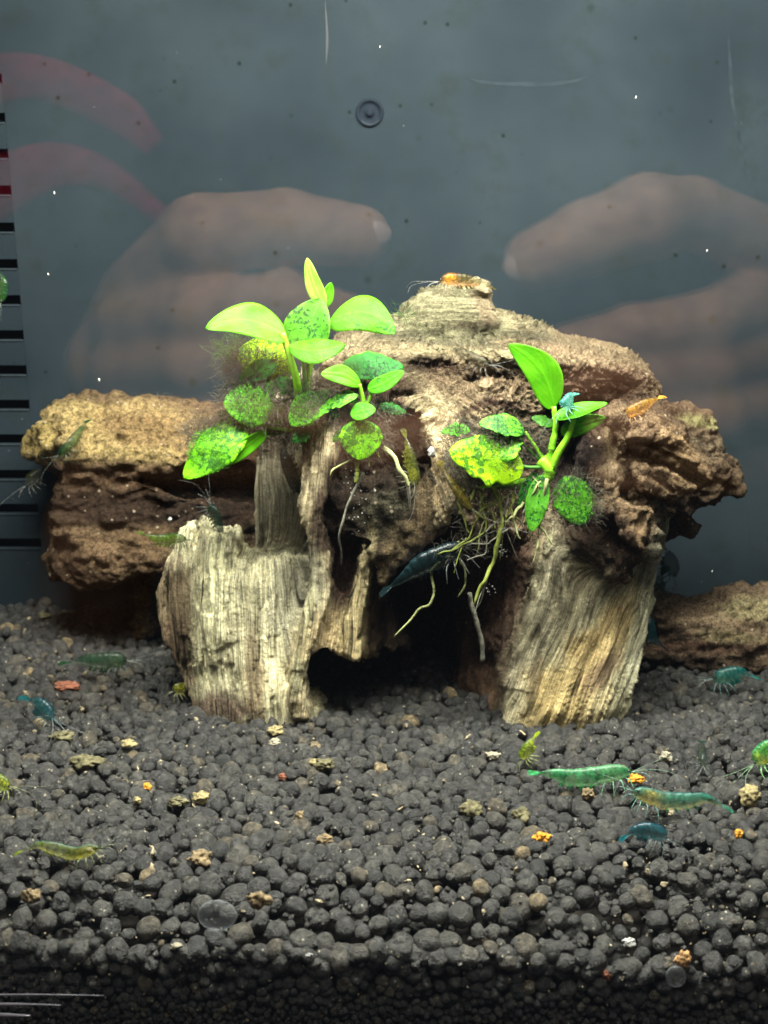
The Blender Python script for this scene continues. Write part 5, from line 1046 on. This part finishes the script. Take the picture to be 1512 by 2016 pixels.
for (x, y, r, m_, sq, nm, lb, ct) in L_:
    if y > 1840: pt = PV(x, y, GLASS + r * PXCM * .7 * .75 + .01); s = 0.74
    elif nm == 'snail_shell': pt = PV(x, y, 32.0 if y < 950 else 36.6); s = 0.95
    elif nm == 'shell_chip' and y < 1300: pt = G(x, y, 0.15); s = 1.15
    elif y == 1385: pt = PV(x, y, 34.6); s = 1
    else: pt = G(x, y, 0.10); s = pt.y / 33.5 * 1.02
    me = rockmesh(nm, r * PXCM * s * 0.86, m_, 2, .7, sq); o = link(nm, me, None, pt); tag(o, lb, ct)
# pale detritus scattered over the gravel and the wood: nobody could count it
pts, rad = [], []
for k in range(500):
    x, y = rb.uniform(-9, 9), rb.uniform(24.4, 40.5); r = rb.uniform(.008, .02) * (2.2 if rb.rand() < .06 else 1); pts.append((x, y, float(soil_z(x, y)) + rb.uniform(-.02, .16))); rad.append(r)
for k in range(90):
    y = 24.5 + 15.5 * rb.rand() ** 1.2; x = rb.uniform(-.26, .26) * y; pts.append((x, y, float(soil_z(x, y)) + rb.uniform(-.06, .10))); rad.append(rb.uniform(.02, .065))
for k in range(160): x = rb.uniform(-7, 7); r = rb.uniform(.008, .018); pts.append((x, GLASS + .04, rb.uniform(-2.0, 0.1))); rad.append(r)
VR = [ICO[1][0] * (1 + 1.1 * fbm(ICO[1][0] * 1.3 + 7 * i, 3) + .5 * fbm(ICO[1][0] * 4 + i, 2))[:, None] * np.array((1.3, .9, .5)) for i in range(14)]
VA, FA = merged(np.array(pts), np.array(rad), VR, ICO[1][1]); o = link('detritus', mesh('detritus', VA, FA, flatmat('detritus', (0.24, 0.20, 0.13), .8, .2, .6, 3)))
tag(o, 'pale specks of detritus strewn over the dark gravel', 'detritus', kind='stuff')
# white motes of dirt and root crumbs on the wood under the centre plant
pts, rad = [], []
for (cx, cy, n_, s_, Y) in [(700, 945, 26, 26, 31.95), (712, 985, 14, 30, 32.0), (988, 1085, 22, 12, 32.6), (966, 1160, 12, 12, 33), (690, 1020, 8, 30, 32.1)]:
    for k in range(n_):
        q = PV(cx + rb.randn() * s_ * .5, cy + rb.randn() * s_ * .7, Y); pts.append(q); rad.append(abs(rb.randn()) * .010 + .006)
VA, FA = merged(np.array(pts), np.array(rad), V1, ICO[0][1]); tag(link('crumb_specks', mesh('crumb_specks', VA, FA, WHT)), 'white crumbs clinging below the centre plant and its roots', 'crumbs', kind='stuff')
# motes drifting in the water
for (x, y, r, lb) in [(107, 380, 4, 'white mote drifting in front of the slotted panel near the red reflections'), (95, 540, 3.5, 'white mote drifting left of the reflected left hand'), (195, 748, 5, 'white mote drifting just above the cork bark log'), (1252, 192, 4, 'white mote drifting in the upper right of the water'), (1392, 494, 4.5, 'white mote drifting before the reflected right hand'), (1402, 1125, 4, 'white mote drifting above the low root at the right'), (748, 92, 3, 'faint mote drifting near the top centre')]:
    o = link('mote', rockmesh('mote', r * PXCM * 0.62, WHT, 0, .5, (.7, .7, 1.2)), None, PV(x, y, 35)); tag(o, lb, 'mote')
# drops and smudges on the front pane
m, nt, out, N = mat('water_drop'); tr = N('BsdfTransparent'); tr.inputs[0].default_value = (.93, .95, .96, 1); gl = N('BsdfPrincipled'); gl.inputs['Base Color'].default_value = (.55, .58, .6, 1); gl.inputs['Roughness'].default_value = .12; gl.inputs['Specular IOR Level'].default_value = .8
lw = N('LayerWeight'); lw.inputs[0].default_value = .35; mx = N('MixShader'); r_ = ramp(N, nt, lw.outputs['Facing'], [(0.0, .06), (.5, .14), (.9, .55)]); nt.links.new(r_, mx.inputs[0]); nt.links.new(tr.outputs[0], mx.inputs[1]); nt.links.new(gl.outputs[0], mx.inputs[2]); nt.links.new(mx.outputs[0], out.inputs[0]); DROP = m
for (x, y, rx, ry, lb) in [(428, 1802, 42, 36, 'broad clear bubble flattened against the front glass at the left'), (1331, 1922, 23, 25, 'round clear drop on the front glass at the lower right')]:
    c_ = PV(x, y, GLASS + .03); v = ICO[2][0] * np.array((rx, 12, ry)) * PXCM * .72; v[:, 0] *= 1 + .08 * fbm(v * 3, 2); o = link('water_drop', mesh('water_drop', v, ICO[2][1], DROP), None, c_); tag(o, lb, 'water drop')
# glints at the foot of the pane, put in as pale ridges
GE = flatmat('glint_pale', (0.20, 0.20, 0.23), .15, .9, .3, 3)
o = empty('glass_base_rail', PV(60, 1985, GLASS - .7), 'base edge of the front glass with pale painted glints at the lower left corner', 'glass edge')
for (xa_, xb_, y_, w_) in [(-60, 205, 1959, .018), (-60, 120, 1978, .03), (-60, 60, 1999, .045)]:
    q = spline([P(xa_, y_, GLASS - .62), P((xa_ + xb_) / 2, y_ - 1, GLASS - .62), P(xb_, y_ + 1, GLASS - .62)], 16); V, F = tubes([(q, w_ * np.linspace(1, .1, 16) ** .5)], 6); add(o, 'glint_ridge', V, F, GE, True)
V, F = box(-14, 14, GLASS - .56, GLASS - .502, -3.6, -2.62); add(o, 'rail', V, F, flatmat('rail_black', (0.006, 0.006, 0.009), .3))
# ------------------------------------------------------------ the photographer's hands before the tank, seen mirrored in the front pane
GM = GLASS - 0.5
def PM(px, py, D):
    """point whose mirror image in the pane the photograph shows at (px, py), D being the mirrored depth"""
    p = P(px, py, D); return np.stack([p[..., 0], 2 * GM - p[..., 1], p[..., 2]], -1)
m, nt, out, N = mat('skin'); tc = N('TexCoord'); n1 = noise(N, nt, tc.outputs['Object'], 1.2, 4, .6); n2 = noise(N, nt, tc.outputs['Object'], 12, 4, .6)
c = ramp(N, nt, n1, [(0.35, (0.44, 0.22, 0.14)), (0.65, (0.66, 0.38, 0.25))]); principled(N, nt, out, c, .5, .35, bump(N, nt, n2, .3, .03), Subsurface_Weight=0.0); SKIN = m
NAILM = flatmat('nail', (0.72, 0.50, 0.44), .25, .5, .05, 2)
def capsule_chain(Q, ch):
    d = np.full(Q.shape[:-1], 9.0, np.float32)
    for (a, b, ra, rb_) in ch:
        a, b = np.array(a), np.array(b); ab = b - a; t = np.clip(((Q - a) @ ab) / (ab @ ab), 0, 1); d = smin(d, np.linalg.norm(Q - a - t[..., None] * ab, axis=-1) - (ra + (rb_ - ra) * t), .25)
    return d
def hand(label, fingers, palm, nails, Dm):
    chs = []
    for f in fingers: chs.append([(f[i][:3], f[i + 1][:3], f[i][3], f[i + 1][3]) for i in range(len(f) - 1)])
    A = np.array([q[:3] for f in fingers for q in f] + [q[:3] for q in palm]); lo = A.min(0) - 2.6; hi = A.max(0) + 2.6; h = .17
    n = np.ceil((hi - lo) / h).astype(int); g = np.stack(np.meshgrid(*[lo[i] + np.arange(n[i]) * h for i in range(3)], indexing='ij'), -1).astype(np.float32)
    pl_ = capsule_chain(g, [(palm[i][:3], palm[i + 1][:3], palm[i][3], palm[i + 1][3]) for i in range(len(palm) - 1)]); D = pl_
    ds = [capsule_chain(g, c_) for c_ in chs]
    for d in ds: D = smin(D, d, .35)
    V, F = surfnet(D, lo, h); V = smooth_v(V, F, 2, .5)
    o = empty('person_hand', Vector(V.mean(0)), label, 'hand'); sk = add(o, 'skin', V, F, SKIN, True)
    for (c_, r, ax) in nails:
        v = ICO[1][0] * np.array(r) + np.array(c_); addsub(sk, 'fingernail', v, ICO[1][1], NAILM, True)
    return o
def q4(px, py, D, r): return tuple(PM(px, py, D)) + (r,)
# left in the picture: straight index finger over the curled ones
hand('bare hand gripping the phone, seen only as the reflection at the left', [
    [q4(290, 560, 50, 1.25), q4(390, 465, 48, 1.25), q4(560, 447, 47.5, 1.12), q4(708, 468, 47, .96)],
    [q4(250, 640, 50, 1.2), q4(380, 620, 47.5, 1.0), q4(560, 600, 47, .95), q4(700, 640, 47.5, .85)],
    [q4(240, 730, 50, 1.2), q4(370, 720, 47.5, 1.0), q4(540, 710, 47, .92), q4(670, 730, 48, .8)],
    [q4(240, 820, 50, 1.1), q4(360, 815, 48, .95), q4(500, 810, 47.5, .85), q4(600, 830, 48, .75)],
    [q4(320, 900, 51, 1.2), q4(520, 900, 50, 1.1), q4(760, 880, 49, .95), q4(850, 860, 49, .8)]],
    [q4(280, 580, 51, 1.4), q4(220, 720, 52, 1.6), q4(240, 860, 53, 1.7), q4(200, 1050, 56, 2.2), q4(150, 1300, 62, 2.6)], [(PM(735, 462, 46.4), (.55, .2, .42), 0)], 48)
hand('bare hand gripping the phone, seen only as the reflection at the right', [
    [q4(1480, 470, 50, 1.2), q4(1370, 420, 48.5, 1.1), q4(1280, 428, 47.5, 1.3), q4(1160, 470, 47, 1.12), q4(1055, 515, 46.8, .95)],
    [q4(1500, 600, 50, 1.2), q4(1400, 640, 48, 1.0), q4(1250, 660, 47.5, .9), q4(1120, 690, 48, .8)],
    [q4(1500, 700, 50, 1.2), q4(1400, 730, 48, 1.0), q4(1260, 745, 47.5, .9), q4(1150, 770, 48, .8)],
    [q4(1520, 800, 50, 1.1), q4(1420, 820, 48, .95), q4(1300, 830, 47.5, .85), q4(1200, 850, 48, .75)],
    [q4(1540, 900, 51, 1.2), q4(1420, 920, 50, 1.0), q4(1300, 930, 49, .9), q4(1200, 940, 49, .7)]],
    [q4(1470, 500, 51, 1.3), q4(1540, 640, 52, 1.6), q4(1550, 820, 53, 1.7), q4(1600, 1050, 56, 2.2), q4(1660, 1300, 62, 2.6)], [(PM(1025, 528, 46.3), (.5, .2, .42), 0)], 48)
# red cloth bands of the sleeve
RED = flatmat('red_cloth', (0.32, 0.025, 0.055), .8, .1, .3, 2)
for lb, pts, w in [('upper red cloth band, seen only as a faint reflection at the left', [(-160, 200), (-20, 158), (60, 150), (150, 180), (240, 230), (300, 290)], [1.0, .85, .75, .75, .7, .4]), ('lower red cloth band, seen only as a faint reflection at the left', [(-160, 470), (-10, 372), (80, 330), (160, 330), (230, 360), (330, 440)], [1.1, 1.0, .85, .65, .45, .3])]:
    q = spline([PM(x, y, 54) for x, y in pts], 30); V, F4, F3 = tube(q, np.interp(np.linspace(0, 1, 30), np.linspace(0, 1, 6), w), 14, 1.0, (0, 1, 0)); V[:, 1] = q[:, 1].mean() + (V[:, 1] - q[:, 1].mean()) * .35
    tag(link('red_cloth_band', mesh('red_cloth_band', V, [F4, F3], RED)), lb, 'cloth')
